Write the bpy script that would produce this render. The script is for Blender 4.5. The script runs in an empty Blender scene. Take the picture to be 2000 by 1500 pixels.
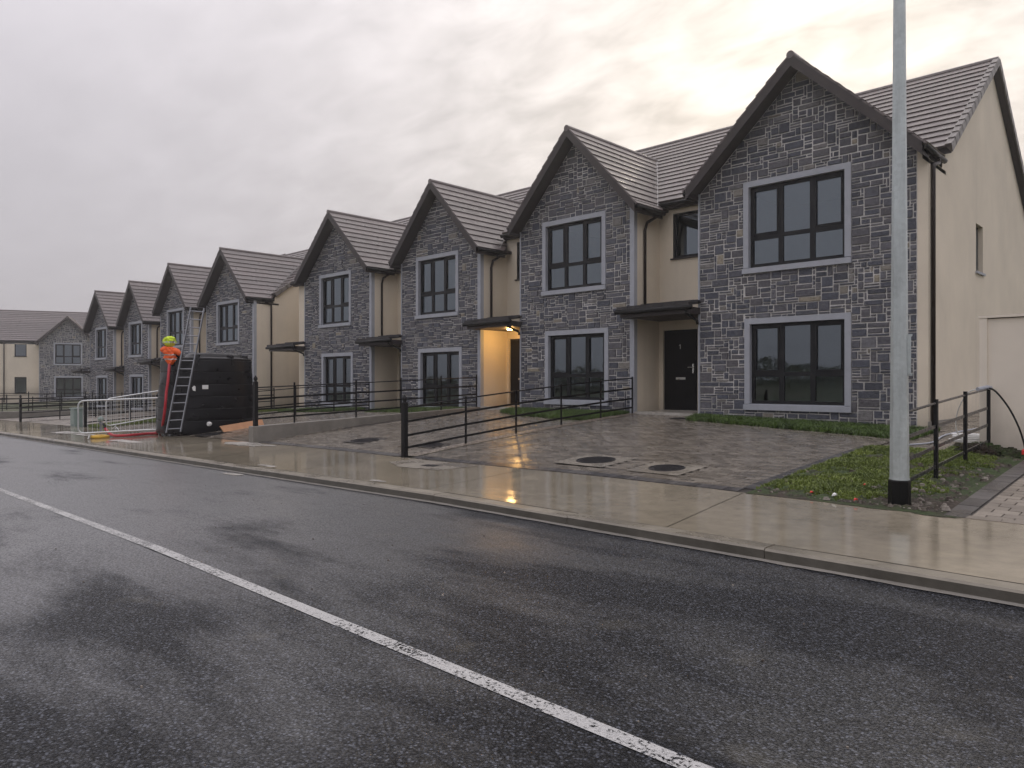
import bpy, bmesh, math, random
from math import radians as R, sin, cos, pi, sqrt, hypot
from mathutils import Vector, Matrix, noise as mn
random.seed(7)
scn = bpy.context.scene
COL = scn.collection

# ------------------------------------------------------------------ camera
YAW = 44.1
S_, C_ = sin(R(YAW)), cos(R(YAW))
cd = bpy.data.cameras.new('camera'); cam = bpy.data.objects.new('camera', cd); COL.objects.link(cam)
cam.location = (0, 0, 0); cam.rotation_euler = (R(90), 0, R(YAW))
cd.sensor_width = 36; cd.lens = 26.01; cd.shift_y = -0.0025
cd.clip_start = 0.05; cd.clip_end = 6000
scn.camera = cam

# ------------------------------------------------------------------ light
SUN = Vector((-0.409, 0.996, 0.40)).normalized()
sun_el = math.asin(SUN.z); sun_az = math.atan2(SUN.x, SUN.y)
sd = bpy.data.lights.new('sun', 'SUN'); sd.energy = 0.9; sd.angle = R(14); sd.color = (1.0, 0.86, 0.68)
sun = bpy.data.objects.new('sun', sd); COL.objects.link(sun)
sun.rotation_euler = SUN.to_track_quat('Z', 'Y').to_euler()

world = bpy.data.worlds.new('World'); scn.world = world; world.use_nodes = True
wt = world.node_tree; wt.nodes.clear()
def wn(t, **k):
    n = wt.nodes.new(t)
    for a, b in k.items(): setattr(n, a, b)
    return n
def wl(a, b): wt.links.new(a, b)
def wmath(op, a, b=None, c=None, clamp=False):
    n = wn('ShaderNodeMath', operation=op); n.use_clamp = clamp
    for i, v in enumerate((a, b, c)):
        if v is None: continue
        if isinstance(v, (int, float)): n.inputs[i].default_value = v
        else: wl(v, n.inputs[i])
    return n.outputs[0]
tc = wn('ShaderNodeTexCoord'); sep = wn('ShaderNodeSeparateXYZ'); wl(tc.outputs['Generated'], sep.inputs[0])
dot = wn('ShaderNodeVectorMath', operation='DOT_PRODUCT'); wl(tc.outputs['Generated'], dot.inputs[0]); dot.inputs[1].default_value = SUN
zc = wmath('MAXIMUM', sep.outputs[2], 0.0)
den = wmath('ADD', zc, 0.22)
px = wmath('DIVIDE', sep.outputs[0], den); py = wmath('DIVIDE', sep.outputs[1], den)
cmb = wn('ShaderNodeCombineXYZ'); wl(px, cmb.inputs[0]); wl(py, cmb.inputs[1])
mp = wn('ShaderNodeMapping'); wl(cmb.outputs[0], mp.inputs[0]); mp.inputs['Rotation'].default_value = (0, 0, R(-32)); mp.inputs['Scale'].default_value = (0.7, 1.15, 1)
n1 = wn('ShaderNodeTexNoise'); wl(mp.outputs[0], n1.inputs['Vector']); n1.inputs['Scale'].default_value = 1.3; n1.inputs['Detail'].default_value = 7; n1.inputs['Roughness'].default_value = .55; n1.inputs['Distortion'].default_value = .3
n2 = wn('ShaderNodeTexNoise'); wl(mp.outputs[0], n2.inputs['Vector']); n2.inputs['Scale'].default_value = 7.5; n2.inputs['Detail'].default_value = 6; n2.inputs['Roughness'].default_value = .55; n2.inputs['Distortion'].default_value = .3
glow = wmath('POWER', wmath('MAXIMUM', dot.outputs['Value'], 0.0), 7.0)
glow2 = wmath('POWER', wmath('MAXIMUM', dot.outputs['Value'], 0.0), 40.0)
cl1 = wn('ShaderNodeMapRange'); wl(n1.outputs['Fac'], cl1.inputs[0]); cl1.inputs[1].default_value = .3; cl1.inputs[2].default_value = .7; cl1.inputs[3].default_value = .95; cl1.inputs[4].default_value = 1.045
cl2 = wn('ShaderNodeMapRange'); wl(n2.outputs['Fac'], cl2.inputs[0]); cl2.inputs[1].default_value = .32; cl2.inputs[2].default_value = .68; cl2.inputs[3].default_value = -1; cl2.inputs[4].default_value = 1
amp2 = wmath('ADD', wmath('MULTIPLY', glow, .24), .015)
cloud = wmath('ADD', cl1.outputs[0], wmath('MULTIPLY', cl2.outputs[0], amp2))
elev = wmath('ADD', wmath('ADD', wmath('MULTIPLY', zc, 0.55), wmath('MULTIPLY', wmath('MULTIPLY', zc, zc), 1.0)), 0.63)
lum = wmath('MULTIPLY', cloud, elev)
mixc = wn('ShaderNodeMix', data_type='RGBA'); wl(glow, mixc.inputs['Factor'])
mixc.inputs['A'].default_value = (.385, .367, .392, 1); mixc.inputs['B'].default_value = (.50, .462, .425, 1)
mul = wn('ShaderNodeVectorMath', operation='SCALE'); wl(mixc.outputs['Result'], mul.inputs[0]); wl(lum, mul.inputs['Scale'])
g2 = wn('ShaderNodeVectorMath', operation='SCALE'); g2.inputs[0].default_value = (.05, .042, .03); wl(glow2, g2.inputs['Scale'])
addv = wn('ShaderNodeVectorMath', operation='ADD'); wl(mul.outputs[0], addv.inputs[0]); wl(g2.outputs[0], addv.inputs[1])
bg1 = wn('ShaderNodeBackground'); wl(addv.outputs[0], bg1.inputs[0]); bg1.inputs[1].default_value = 1.0
sky = wn('ShaderNodeTexSky', sky_type='NISHITA'); sky.sun_disc = False; sky.sun_elevation = sun_el; sky.sun_rotation = sun_az; sky.air_density = 1; sky.dust_density = 3
bg2 = wn('ShaderNodeBackground'); wl(sky.outputs[0], bg2.inputs[0]); bg2.inputs[1].default_value = 0.0015
ads = wn('ShaderNodeAddShader'); wl(bg1.outputs[0], ads.inputs[0]); wl(bg2.outputs[0], ads.inputs[1])
wo = wn('ShaderNodeOutputWorld'); wl(ads.outputs[0], wo.inputs[0])
scn.view_settings.view_transform = 'Standard'; scn.view_settings.look = 'None'
scn.view_settings.exposure = 0.92; scn.view_settings.gamma = 1; scn.view_settings.use_curve_mapping = False
scn.render.engine = 'CYCLES'
scn.cycles.max_bounces = 8; scn.cycles.transparent_max_bounces = 12; scn.cycles.use_denoising = True
scn.cycles.caustics_reflective = False; scn.cycles.caustics_refractive = False

# ------------------------------------------------------------------ helpers
def link(name, me, mat=None, parent=None, label=None, cat=None, group=None, kind=None):
    o = bpy.data.objects.new(name, me); COL.objects.link(o)
    if me is not None and mat is not None and not me.materials: me.materials.append(mat)
    if parent is not None: o.parent = parent
    if label: o['label'] = label
    if cat: o['category'] = cat
    if group: o['group'] = group
    if kind: o['kind'] = kind
    return o
class MB:
    def __init__(s): s.v = []; s.f = []; s.tone = []; s.smooth = False; s.cur = 0.5
    def poly(s, pts, tone=None):
        b = len(s.v); s.v += [tuple(p) for p in pts]; s.f.append(tuple(range(b, b+len(pts)))); s.tone.append(s.cur if tone is None else tone)
    def hexa(s, p, bottom=True):     # p: 4 lower + 4 upper, same winding (ccw from above)
        b = len(s.v); s.v += [tuple(q) for q in p]
        fs = [(4,5,6,7), (0,1,5,4), (1,2,6,5), (2,3,7,6), (3,0,4,7)]
        if bottom: fs.append((3,2,1,0))
        for f in fs: s.f.append(tuple(b+i for i in f)); s.tone.append(s.cur)
    def box(s, x0, x1, y0, y1, z0, z1, bottom=True):
        s.hexa([(x0,y0,z0),(x1,y0,z0),(x1,y1,z0),(x0,y1,z0),(x0,y0,z1),(x1,y0,z1),(x1,y1,z1),(x0,y1,z1)], bottom)
    def beam(s, a, b, w, h, up=(0,0,1)):
        a = Vector(a); b = Vector(b); d = (b-a).normalized(); up = Vector(up)
        r = d.cross(up)
        if r.length < 1e-4: r = Vector((1,0,0))
        r.normalize(); u = r.cross(d).normalized(); r = r*w/2; u = u*h/2
        s.hexa([a-r-u, a+r-u, b+r-u, b-r-u, a-r+u, a+r+u, b+r+u, b-r+u])
    def tube(s, pts, rad, n=8, cap=True, closed=False):
        pts = [Vector(p) for p in pts]; m = len(pts); rad = rad if isinstance(rad, (list, tuple)) else [rad]*m
        b = len(s.v); prev = None
        for i, p in enumerate(pts):
            if closed: d = pts[(i+1) % m]-pts[i-1]
            else: d = pts[min(i+1, m-1)]-pts[max(i-1, 0)]
            d.normalize()
            if prev is None:
                a = Vector((0,0,1)) if abs(d.z) < .9 else Vector((1,0,0))
                u = d.cross(a).normalized()
            else:
                u = (prev-d*prev.dot(d)).normalized()
            prev = u; w = d.cross(u)
            for k in range(n):
                t = 2*pi*k/n; s.v.append(tuple(p+(u*cos(t)+w*sin(t))*rad[i]))
        for i in range(m if closed else m-1):
            j = (i+1) % m
            for k in range(n):
                k2 = (k+1) % n
                s.f.append((b+i*n+k, b+i*n+k2, b+j*n+k2, b+j*n+k)); s.tone.append(s.cur)
        if cap and not closed:
            s.f.append(tuple(b+k for k in range(n))[::-1]); s.f.append(tuple(b+(m-1)*n+k for k in range(n))); s.tone += [s.cur]*2
    def lathe(s, c, prof, n=16, rot=0.0):
        b = len(s.v)
        for r, z in prof:
            for k in range(n):
                t = rot+2*pi*k/n; s.v.append((c[0]+r*cos(t), c[1]+r*sin(t), c[2]+z))
        for i in range(len(prof)-1):
            for k in range(n):
                k2 = (k+1) % n; s.f.append((b+i*n+k, b+i*n+k2, b+(i+1)*n+k2, b+(i+1)*n+k)); s.tone.append(s.cur)
        s.f.append(tuple(b+k for k in range(n))[::-1]); s.f.append(tuple(b+(len(prof)-1)*n+k for k in range(n))); s.tone += [s.cur]*2
    def mesh(s, name, tones=False, smooth=False):
        me = bpy.data.meshes.new(name); me.from_pydata(s.v, [], s.f)
        if tones:
            at = me.attributes.new('tone', 'FLOAT', 'FACE'); at.data.foreach_set('value', s.tone)
        if smooth:
            me.polygons.foreach_set('use_smooth', [True]*len(me.polygons))
        me.update(); return me
    def obj(s, name, mat, parent=None, label=None, cat=None, group=None, kind=None, tones=False, smooth=False):
        return link(name, s.mesh(name, tones, smooth), mat, parent, label, cat, group, kind)
def fixn(o):
    bm = bmesh.new(); bm.from_mesh(o.data); bmesh.ops.recalc_face_normals(bm, faces=bm.faces); bm.to_mesh(o.data); bm.free(); return o
def empty(name, loc, label, cat, group=None):
    o = bpy.data.objects.new(name, None); COL.objects.link(o); o.location = loc; o.empty_display_size = .2
    o['label'] = label; o['category'] = cat
    if group: o['group'] = group
    return o
def adopt(root):        # children were built in world coordinates
    inv = Matrix.Translation(-Vector(root.location))
    for ch in root.children: ch.matrix_parent_inverse = inv
def interp(tab, x):
    if x <= tab[0][0]: return tab[0][1]
    for (a, va), (b, vb) in zip(tab, tab[1:]):
        if x <= b: return va+(vb-va)*(x-a)/(b-a)
    return tab[-1][1]

# ------------------------------------------------------------------ materials
def mat(name): 
    m = bpy.data.materials.new(name); m.use_nodes = True; return m, m.node_tree, m.node_tree.nodes['Principled BSDF']
class NT:
    def __init__(s, name):
        s.m, s.t, s.b = mat(name)
    def n(s, t, **k):
        nd = s.t.nodes.new(t)
        for a, b in k.items(): setattr(nd, a, b)
        return nd
    def l(s, a, b): s.t.links.new(a, b)
    def pos(s, scale=(1,1,1), rot=(0,0,0)):
        g = s.n('ShaderNodeNewGeometry'); m = s.n('ShaderNodeMapping'); s.l(g.outputs['Position'], m.inputs[0])
        m.inputs['Scale'].default_value = scale; m.inputs['Rotation'].default_value = rot; return m.outputs[0]
    def noise(s, scale, detail=4, rough=.5, vec=None, dist=0):
        nd = s.n('ShaderNodeTexNoise'); nd.inputs['Scale'].default_value = scale; nd.inputs['Detail'].default_value = detail
        nd.inputs['Roughness'].default_value = rough; nd.inputs['Distortion'].default_value = dist
        s.l(vec if vec is not None else s.pos(), nd.inputs['Vector']); return nd.outputs['Fac']
    def voro(s, scale, vec=None, out='Distance', feature='F1'):
        nd = s.n('ShaderNodeTexVoronoi', feature=feature); nd.inputs['Scale'].default_value = scale
        s.l(vec if vec is not None else s.pos(), nd.inputs['Vector']); return nd.outputs[out]
    def ramp(s, fac, stops):
        r = s.n('ShaderNodeValToRGB'); s.l(fac, r.inputs[0]); e = r.color_ramp.elements
        while len(e) < len(stops): e.new(.5)
        for el, (p, c) in zip(e, stops):
            el.position = p; el.color = (c, c, c, 1) if isinstance(c, (int, float)) else (*c, 1)
        return r.outputs[0]
    def rng(s, fac, a, b, c, d):
        r = s.n('ShaderNodeMapRange'); s.l(fac, r.inputs[0])
        for i, v in enumerate((a, b, c, d)): r.inputs[i+1].default_value = v
        return r.outputs[0]
    def mix(s, fac, a, b, mode='MIX'):
        m = s.n('ShaderNodeMix', data_type='RGBA', blend_type=mode)
        for key, v in (('Factor', fac), ('A', a), ('B', b)):
            if isinstance(v, (int, float)): m.inputs[key].default_value = v
            elif isinstance(v, tuple): m.inputs[key].default_value = (*v, 1)
            else: s.l(v, m.inputs[key])
        return m.outputs['Result']
    def math(s, op, a, b):
        m = s.n('ShaderNodeMath', operation=op)
        for i, v in enumerate((a, b)):
            if isinstance(v, (int, float)): m.inputs[i].default_value = v
            else: s.l(v, m.inputs[i])
        return m.outputs[0]
    def attr(s, name='tone'):
        a = s.n('ShaderNodeAttribute', attribute_name=name); return a.outputs['Fac']
    def bump(s, h, strength=.3, dist=.01, prev=None):
        b = s.n('ShaderNodeBump'); b.inputs['Strength'].default_value = strength; b.inputs['Distance'].default_value = dist
        s.l(h, b.inputs['Height'])
        if prev is not None: s.l(prev, b.inputs['Normal'])
        return b.outputs[0]
    def done(s, col=None, rough=None, norm=None, metal=None, spec=None, coat=None):
        for key, v in (('Base Color', col), ('Roughness', rough), ('Normal', norm), ('Metallic', metal), ('Specular IOR Level', spec), ('Coat Weight', coat)):
            if v is None: continue
            if isinstance(v, (int, float)): s.b.inputs[key].default_value = v
            elif isinstance(v, tuple): s.b.inputs[key].default_value = (*v, 1)
            else: s.l(v, s.b.inputs[key])
        return s.m
def simple(name, col, rough=.5, metal=0, var=.15, scale=6, bump=0, bscale=60, coat=0, spec=None):
    k = NT(name); nz = k.noise(scale, 5, .6)
    c = k.mix(1, col, k.ramp(nz, [(.25, 1-var), (.75, 1+var)]), 'MULTIPLY')
    nm = k.bump(k.noise(bscale, 4, .6), bump, .01) if bump else None
    r = k.rng(k.noise(scale*2.3, 3), .3, .7, max(.02, rough-.07), min(1, rough+.1))
    return k.done(c, r, nm, metal, spec, coat)

def m_asphalt():
    k = NT('wet_asphalt'); P = k.pos()
    big = k.noise(.75, 7, .62, k.pos((.45, 1.3, 1), (0, 0, R(4))), .15); fine = k.noise(260, 3, .7); mid = k.noise(38, 4, .65)
    vo = k.voro(85); vc = k.voro(85, out='Color')
    sepc = k.n('ShaderNodeSeparateColor'); k.l(vc, sepc.inputs[0])
    agg = k.ramp(sepc.outputs[0], [(0, .006), (.5, .016), (.8, .038), (.96, .11)])
    pit = k.ramp(vo, [(.35, 1.0), (.75, .35)])
    c = k.mix(1, agg, pit, 'MULTIPLY')
    c = k.mix(1, c, k.ramp(mid, [(.3, .75), (.7, 1.3)]), 'MULTIPLY')
    stain = k.ramp(k.noise(2.3, 3, .5), [(.66, 0.0), (.74, 1.0)])
    st2 = k.math('MULTIPLY', stain, .25)
    c = k.mix(st2, c, (.10, .085, .055))
    c = k.mix(1, c, (.92, 1.0, 1.2), 'MULTIPLY')
    gx_ = k.n('ShaderNodeSeparateXYZ'); k.l(P, gx_.inputs[0]); wet = k.rng(k.math('ADD', big, k.rng(gx_.outputs[0], -10, -2.5, .13, -.08)), .40, .60, 0, 1)
    r = k.rng(wet, 0, 1, .42, .34)
    r2 = k.math('ADD', r, k.rng(fine, .3, .7, -.03, .06))
    h = k.mix(.5, k.ramp(vo, [(.0, 1.0), (.7, 0.0)]), mid)
    b = k.n('ShaderNodeBump'); b.inputs['Distance'].default_value = .012; k.l(h, b.inputs['Height']); k.l(k.rng(wet, 0, 1, .95, .13), b.inputs['Strength'])
    nb = k.bump(k.noise(1.2, 3, .5), .12, .02, b.outputs[0])
    pit2 = k.ramp(k.math('ADD', k.math('MULTIPLY', vo, .6), k.math('MULTIPLY', k.voro(48), .5)), [(.42, 1.0), (.68, .35)]); far = k.rng(gx_.outputs[0], -2.5, -8, 0, 1)
    k.b.inputs['Coat Roughness'].default_value = .40; k.b.inputs['Coat IOR'].default_value = 1.9; k.l(k.bump(k.noise(30, 5, .7), .35, .01), k.b.inputs['Coat Normal'])
    return k.done(c, r2, nb, 0, k.math('MULTIPLY', k.rng(wet, 0, 1, .30, 1.0), pit2), k.math('MULTIPLY', k.math('MULTIPLY', k.rng(wet, .1, .65, .1, 1), far), pit2))
def m_concrete(name, col, wetr=(.08, .32), scale=.6, bump=.12):
    k = NT(name)
    a = k.noise(scale, 5, .6, None, .4); f = k.noise(140, 3, .6); m = k.noise(5, 5, .65)
    c = k.mix(1, col, k.ramp(m, [(.25, .8), (.75, 1.16)]), 'MULTIPLY')
    c = k.mix(1, c, k.ramp(a, [(.3, .82), (.7, 1.12)]), 'MULTIPLY')
    c = k.mix(k.math('MULTIPLY', k.ramp(k.noise(1.7, 4, .6), [(.55, 0.), (.7, 1.)]), .35), c, tuple(x*.62 for x in col))
    r = k.rng(a, .38, .62, wetr[0], wetr[1])
    n0 = k.bump(f, bump, .004); n = k.bump(k.noise(26, 2, .5), bump*.7, .006, n0)
    n = k.bump(k.noise(2.2, 2, .5), .10, .02, n)
    return k.done(c, r, n, 0, .6)
def m_stone():
    k = NT('blue_limestone'); t = k.attr()
    base = k.ramp(t, [(0, (.050, .055, .070)), (.3, (.083, .091, .116)), (.55, (.098, .095, .104)), (.75, (.135, .138, .158)), (.9, (.19, .18, .165)), (1, (.30, .265, .20))])
    nz = k.noise(16, 6, .7); c = k.mix(1, base, k.ramp(nz, [(.25, .55), (.75, 1.55)]), 'MULTIPLY')
    c = k.mix(k.math('MULTIPLY', k.ramp(k.noise(7, 4, .6), [(.6, 0.), (.72, 1.)]), .35), c, (.2, .19, .18))
    n = k.bump(k.noise(28, 6, .7), .9, .03)
    return k.done(c, k.rng(k.noise(12, 3), .3, .7, .38, .65), n, 0, .5)
def m_mortar():
    k = NT('mortar'); c = k.mix(1, (.70, .685, .66), k.ramp(k.noise(20, 5, .7), [(.25, .65), (.75, 1.25)]), 'MULTIPLY')
    c = k.mix(1, c, k.ramp(k.noise(.9, 3, .6), [(.3, .7), (.7, 1.15)]), 'MULTIPLY')
    return k.done(c, .75, k.bump(k.noise(120, 4, .7), .5, .01))
def m_render(name, col):
    k = NT(name)
    c = k.mix(1, col, k.ramp(k.noise(.8, 5, .55), [(.25, .90), (.75, 1.07)]), 'MULTIPLY')
    c = k.mix(1, c, k.ramp(k.noise(3, 5, .7, k.pos((.5, .5, .25))), [(.3, .97), (.7, 1.02)]), 'MULTIPLY')
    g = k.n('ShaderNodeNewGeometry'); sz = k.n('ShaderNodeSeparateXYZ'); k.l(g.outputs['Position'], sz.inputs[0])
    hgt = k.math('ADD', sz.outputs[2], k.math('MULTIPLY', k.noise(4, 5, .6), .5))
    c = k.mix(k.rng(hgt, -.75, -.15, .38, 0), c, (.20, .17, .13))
    st_ = k.ramp(k.noise(1.0, 5, .6, k.pos((3.2, 3.2, .12))), [(.56, 0.), (.72, 1.)]); c = k.mix(k.math('MULTIPLY', st_, .10), c, (.30, .27, .22))
    return k.done(c, .8, k.bump(k.noise(170, 4, .7), .28, .008))
def m_tile():
    k = NT('roof_tile'); t = k.attr()
    base = k.mix(1, (.105, .086, .082), k.ramp(t, [(0, .8), (1, 1.25)]), 'MULTIPLY')
    c = k.mix(1, base, k.ramp(k.noise(9, 5, .7), [(.25, .75), (.75, 1.3)]), 'MULTIPLY')
    return k.done(c, k.rng(k.noise(3, 3), .3, .7, .26, .42), k.bump(k.noise(60, 4, .7), .25, .008), 0, .6)
def m_paver(name, a, b, c_, rr=(.16, .42)):
    k = NT(name); t = k.attr()
    base = k.ramp(t, [(0, a), (.5, b), (1, c_)])
    c = k.mix(1, base, k.ramp(k.noise(45, 4, .7), [(.25, .8), (.75, 1.2)]), 'MULTIPLY')
    c = k.mix(1, c, k.ramp(k.noise(.7, 4, .6), [(.3, .93), (.7, 1.05)]), 'MULTIPLY')
    r = k.rng(k.noise(.9, 4, .6), .38, .62, rr[0], rr[1])
    n = k.bump(k.noise(90, 3, .7), .22, .005)
    return k.done(c, r, n, 0, .6)
def m_grassground():
    k = NT('soil_and_turf'); nz = k.noise(1.6, 6, .65); n2 = k.noise(14, 5, .7)
    soil = k.ramp(n2, [(.25, (.022, .015, .010)), (.6, (.06, .042, .028)), (.8, (.12, .09, .065))])
    turf = k.ramp(n2, [(.25, (.018, .032, .006)), (.75, (.06, .10, .018))])
    c = k.mix(k.ramp(nz, [(.46, 1.0), (.58, 0.0)]), soil, turf)
    return k.done(c, .65, k.bump(k.noise(35, 6, .75), 1.0, .04))
def m_field():
    k = NT('field_ground'); n2 = k.noise(.6, 6, .65)
    c = k.ramp(n2, [(.25, (.028, .04, .014)), (.5, (.045, .055, .022)), (.75, (.085, .07, .045))])
    return k.done(c, .8, k.bump(k.noise(6, 6, .75), .8, .06))
def m_blade(name, a, b):
    k = NT(name); c = k.ramp(k.attr(), [(0, a), (1, b)])
    return k.done(c, .45)
def m_glass():
    m, t, b = mat('window_glass'); t.nodes.remove(b)
    o = t.nodes['Material Output']; tr = t.nodes.new('ShaderNodeBsdfTransparent'); tr.inputs[0].default_value = (.72, .78, .80, 1)
    gl = t.nodes.new('ShaderNodeBsdfGlossy'); gl.inputs['Roughness'].default_value = .015; gl.inputs[0].default_value = (.78, .90, 1, 1)
    fr = t.nodes.new('ShaderNodeFresnel'); fr.inputs[0].default_value = 2.5
    mx = t.nodes.new('ShaderNodeMixShader'); t.links.new(fr.outputs[0], mx.inputs[0]); t.links.new(tr.outputs[0], mx.inputs[1]); t.links.new(gl.outputs[0], mx.inputs[2])
    nz = t.nodes.new('ShaderNodeTexNoise'); nz.inputs['Scale'].default_value = 1.1
    g = t.nodes.new('ShaderNodeNewGeometry'); t.links.new(g.outputs['Position'], nz.inputs['Vector'])
    bp = t.nodes.new('ShaderNodeBump'); bp.inputs['Strength'].default_value = .08; bp.inputs['Distance'].default_value = .02
    t.links.new(nz.outputs[0], bp.inputs['Height']); t.links.new(bp.outputs[0], gl.inputs['Normal'])
    t.links.new(mx.outputs[0], o.inputs[0]); return m
def m_galv():
    k = NT('galvanised_steel'); v = k.voro(26, out='Color'); sp = k.n('ShaderNodeSeparateColor'); k.l(v, sp.inputs[0])
    c = k.mix(1, (.49, .54, .54), k.ramp(sp.outputs[0], [(0, .93), (1, 1.05)]), 'MULTIPLY')
    c = k.mix(1, c, k.ramp(k.noise(3.5, 5, .65, k.pos((3, 3, .5))), [(.3, .82), (.7, 1.08)]), 'MULTIPLY')
    return k.done(c, k.rng(sp.outputs[1], 0, 1, .38, .55), k.bump(k.noise(70, 3), .1, .004), .45)

ASPH = m_asphalt()
PAVE = m_concrete('wet_pavement_concrete', (.30, .265, .20), (.015, .13), .6, .05)
SURR = m_concrete('manhole_concrete', (.25, .225, .185), (.15, .4), 2, .2)
KERB = m_concrete('kerb_concrete', (.225, .20, .155), (.2, .5), 1.2, .3)
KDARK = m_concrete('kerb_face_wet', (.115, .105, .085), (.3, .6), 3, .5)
KFACE = m_concrete('wall_concrete', (.22, .205, .18), (.35, .65), 1.5, .3)
PALE = m_concrete('pale_concrete', (.42, .40, .36), (.15, .4), 1.2, .2)
STONE = m_stone(); MORTAR = m_mortar()
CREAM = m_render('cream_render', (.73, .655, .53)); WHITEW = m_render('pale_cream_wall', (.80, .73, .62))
TRIM = simple('grey_precast', (.37, .39, .43), .55, 0, .10, 5, .2, 140)
TILE = m_tile()
FASCIA = simple('dark_brown_upvc', (.048, .041, .040), .5, 0, .1, spec=.3)
BLACKU = simple('black_gutter', (.008, .008, .008), .4, 0, .1, spec=.3)
BROWNP = simple('brown_downpipe', (.020, .013, .010), .35, 0, .2, spec=.3)
FRAME = simple('anthracite_window_frame', (.012, .013, .015), .45, 0, .08, spec=.25)
DOORM = simple('black_door', (.006, .006, .007), .5, 0, .1, 8, .1, 90, spec=.2)
METAL = simple('brushed_metal', (.62, .62, .6), .3, .9, .05)
ROOM = simple('room_plaster', (.40, .42, .44), .9, 0, .05)
RMFLR = simple('room_floor', (.12, .10, .08), .8, 0, .1)
REVEAL = simple('white_reveal', (.75, .77, .78), .7, 0, .03)
GLASS = m_glass()
LEAD = simple('lead_valley', (.30, .29, .28), .35, .4, .15)
PAVER = m_paver('brown_pavers', (.098, .084, .066), (.148, .128, .102), (.215, .19, .155), (.10, .32))
DARKP = m_paver('charcoal_pavers', (.045, .042, .042), (.07, .066, .066), (.105, .098, .095))
PALEP = m_paver('beige_or_sky_pale_pavers', (.17, .145, .12), (.215, .185, .15), (.26, .225, .185), (.25, .5))  # true beige on the neighbour drive; on far drives a painted sky reflection
SAND = m_concrete('joint_sand', (.035, .029, .024), (.4, .7), 2, .4)
COB = m_paver('gravel_strip', (.09, .07, .055), (.16, .13, .10), (.30, .26, .21), (.3, .6))
SOIL = m_grassground(); FIELD = m_field()
GRASSM = m_blade('grass_blades', (.050, .080, .012), (.22, .28, .045))
GRASSD = m_blade('dark_grass_blades', (.030, .060, .012), (.11, .18, .03))
FENCEM = simple('black_fence_paint', (.007, .007, .008), .45, 0, .1, spec=.25)
GALV = m_galv()
BLACKP = simple('black_bitumen_paint', (.005, .005, .005), .5, 0, .1, 20, .4, 40, spec=.2)
PLAST = simple('black_tank_plastic', (.006, .006, .008), .33, 0, .3, 2, .12, 20, spec=.3)
WHITEP = simple('white_plastic', (.8, .8, .78), .5, 0, .05)
ALU = simple('aluminium', (.25, .26, .28), .45, .7, .1)
WOOD = simple('orange_plywood', (.48, .25, .13), .6, 0, .15, 5, .3, 40)
TIMBER = simple('timber_gate', (.22, .13, .07), .65, 0, .25, 5, .3, 40)
REDH = simple('red_hose', (.45, .02, .035), .4, 0, .08)
ORANGE = simple('orange_hi_vis', (.95, .14, .02), .6, 0, .06)
YELLOW = simple('yellow_hi_vis', (.62, .80, .03), .6, 0, .06)
REFLT = simple('reflective_tape', (.55, .57, .55), .35, .2, .05)
CAB = simple('grey_green_cabinet', (.23, .29, .27), .45, 0, .08)
IRON = simple('cast_iron', (.022, .021, .024), .4, .3, .2, 20, .5, 120)
YELB = simple('yellow_plastic', (.60, .36, .03), .5, 0, .2)
REDP = simple('red_litter', (.75, .04, .04), .5, 0, .1)
PEBM = m_paver('pebbles', (.05, .038, .028), (.11, .09, .07), (.30, .27, .23), (.4, .7))
def m_line():
    k = NT('road_paint'); w = k.noise(45, 5, .75); w2 = k.noise(3, 4, .6)
    s = k.math('ADD', w, k.math('MULTIPLY', w2, .45))
    a = k.ramp(s, [(.63, 0.), (.70, 1.)])
    c = k.mix(1, (.50, .50, .49), k.ramp(k.noise(90, 4, .7), [(.2, .7), (.8, 1.2)]), 'MULTIPLY')
    k.l(a, k.b.inputs['Alpha'])
    return k.done(c, .35, k.bump(k.voro(105), .8, .006))
LINE = m_line()
def m_lamp():
    m, t, b = mat('warm_lamp'); b.inputs['Emission Color'].default_value = (1, .62, .18, 1); b.inputs['Emission Strength'].default_value = 16; b.inputs['Base Color'].default_value = (.8, .6, .3, 1); return m
LAMPM = m_lamp()

# ------------------------------------------------------------------ ground levels
def kt(x): return -1.40 if x > -7 else -1.40-.0145*(-7-x)      # kerb top
def back(x): return kt(x)+interp([(-40, .05), (-20, .075), (-14, .06), (-10, .03)], x)
PADT = [(-90, -2.1), (-52, -1.85), (-46, -1.75), (-40, -1.6), (-34, -1.5), (-30, -1.25), (-27, -1.16), (-20, -.96), (-15, -.84), (-9, -.84), (-4.4, -.95), (0, -1.0)]
def pad(x): return interp(PADT, x)
YB = 8.55
def G(x, y):
    if y <= 5.93: return kt(x)-.11
    if y <= 6.13: return kt(x)
    if y <= YB: return kt(x)+(back(x)-kt(x))*(y-6.13)/(YB-6.13)
    if y <= 16:
        s = (y-YB)/(16-YB); kq = interp([(-60, .3), (-27, .3), (-22.7, .75), (-17.2, .75), (-16.7, .3)], x); f = s*(1+kq)-kq*s*s
        return back(x)+(pad(x)-back(x))*f
    return pad(x)+.07*min(y-16, 4.5)
def frange(a, b, st):
    n = max(1, int(round((b-a)/st))); return [a+(b-a)*i/n for i in range(n+1)]
def sheet(name, xs, ys, m, zf, **k):
    b = MB(); nx, ny = len(xs), len(ys)
    b.v = [(x, y, zf(x, y)) for y in ys for x in xs]
    for j in range(ny-1):
        for i in range(nx-1): b.f.append((j*nx+i, j*nx+i+1, (j+1)*nx+i+1, (j+1)*nx+i))
    b.tone = [.5]*len(b.f)
    return b.obj(name, m, smooth=True, **k)

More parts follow.
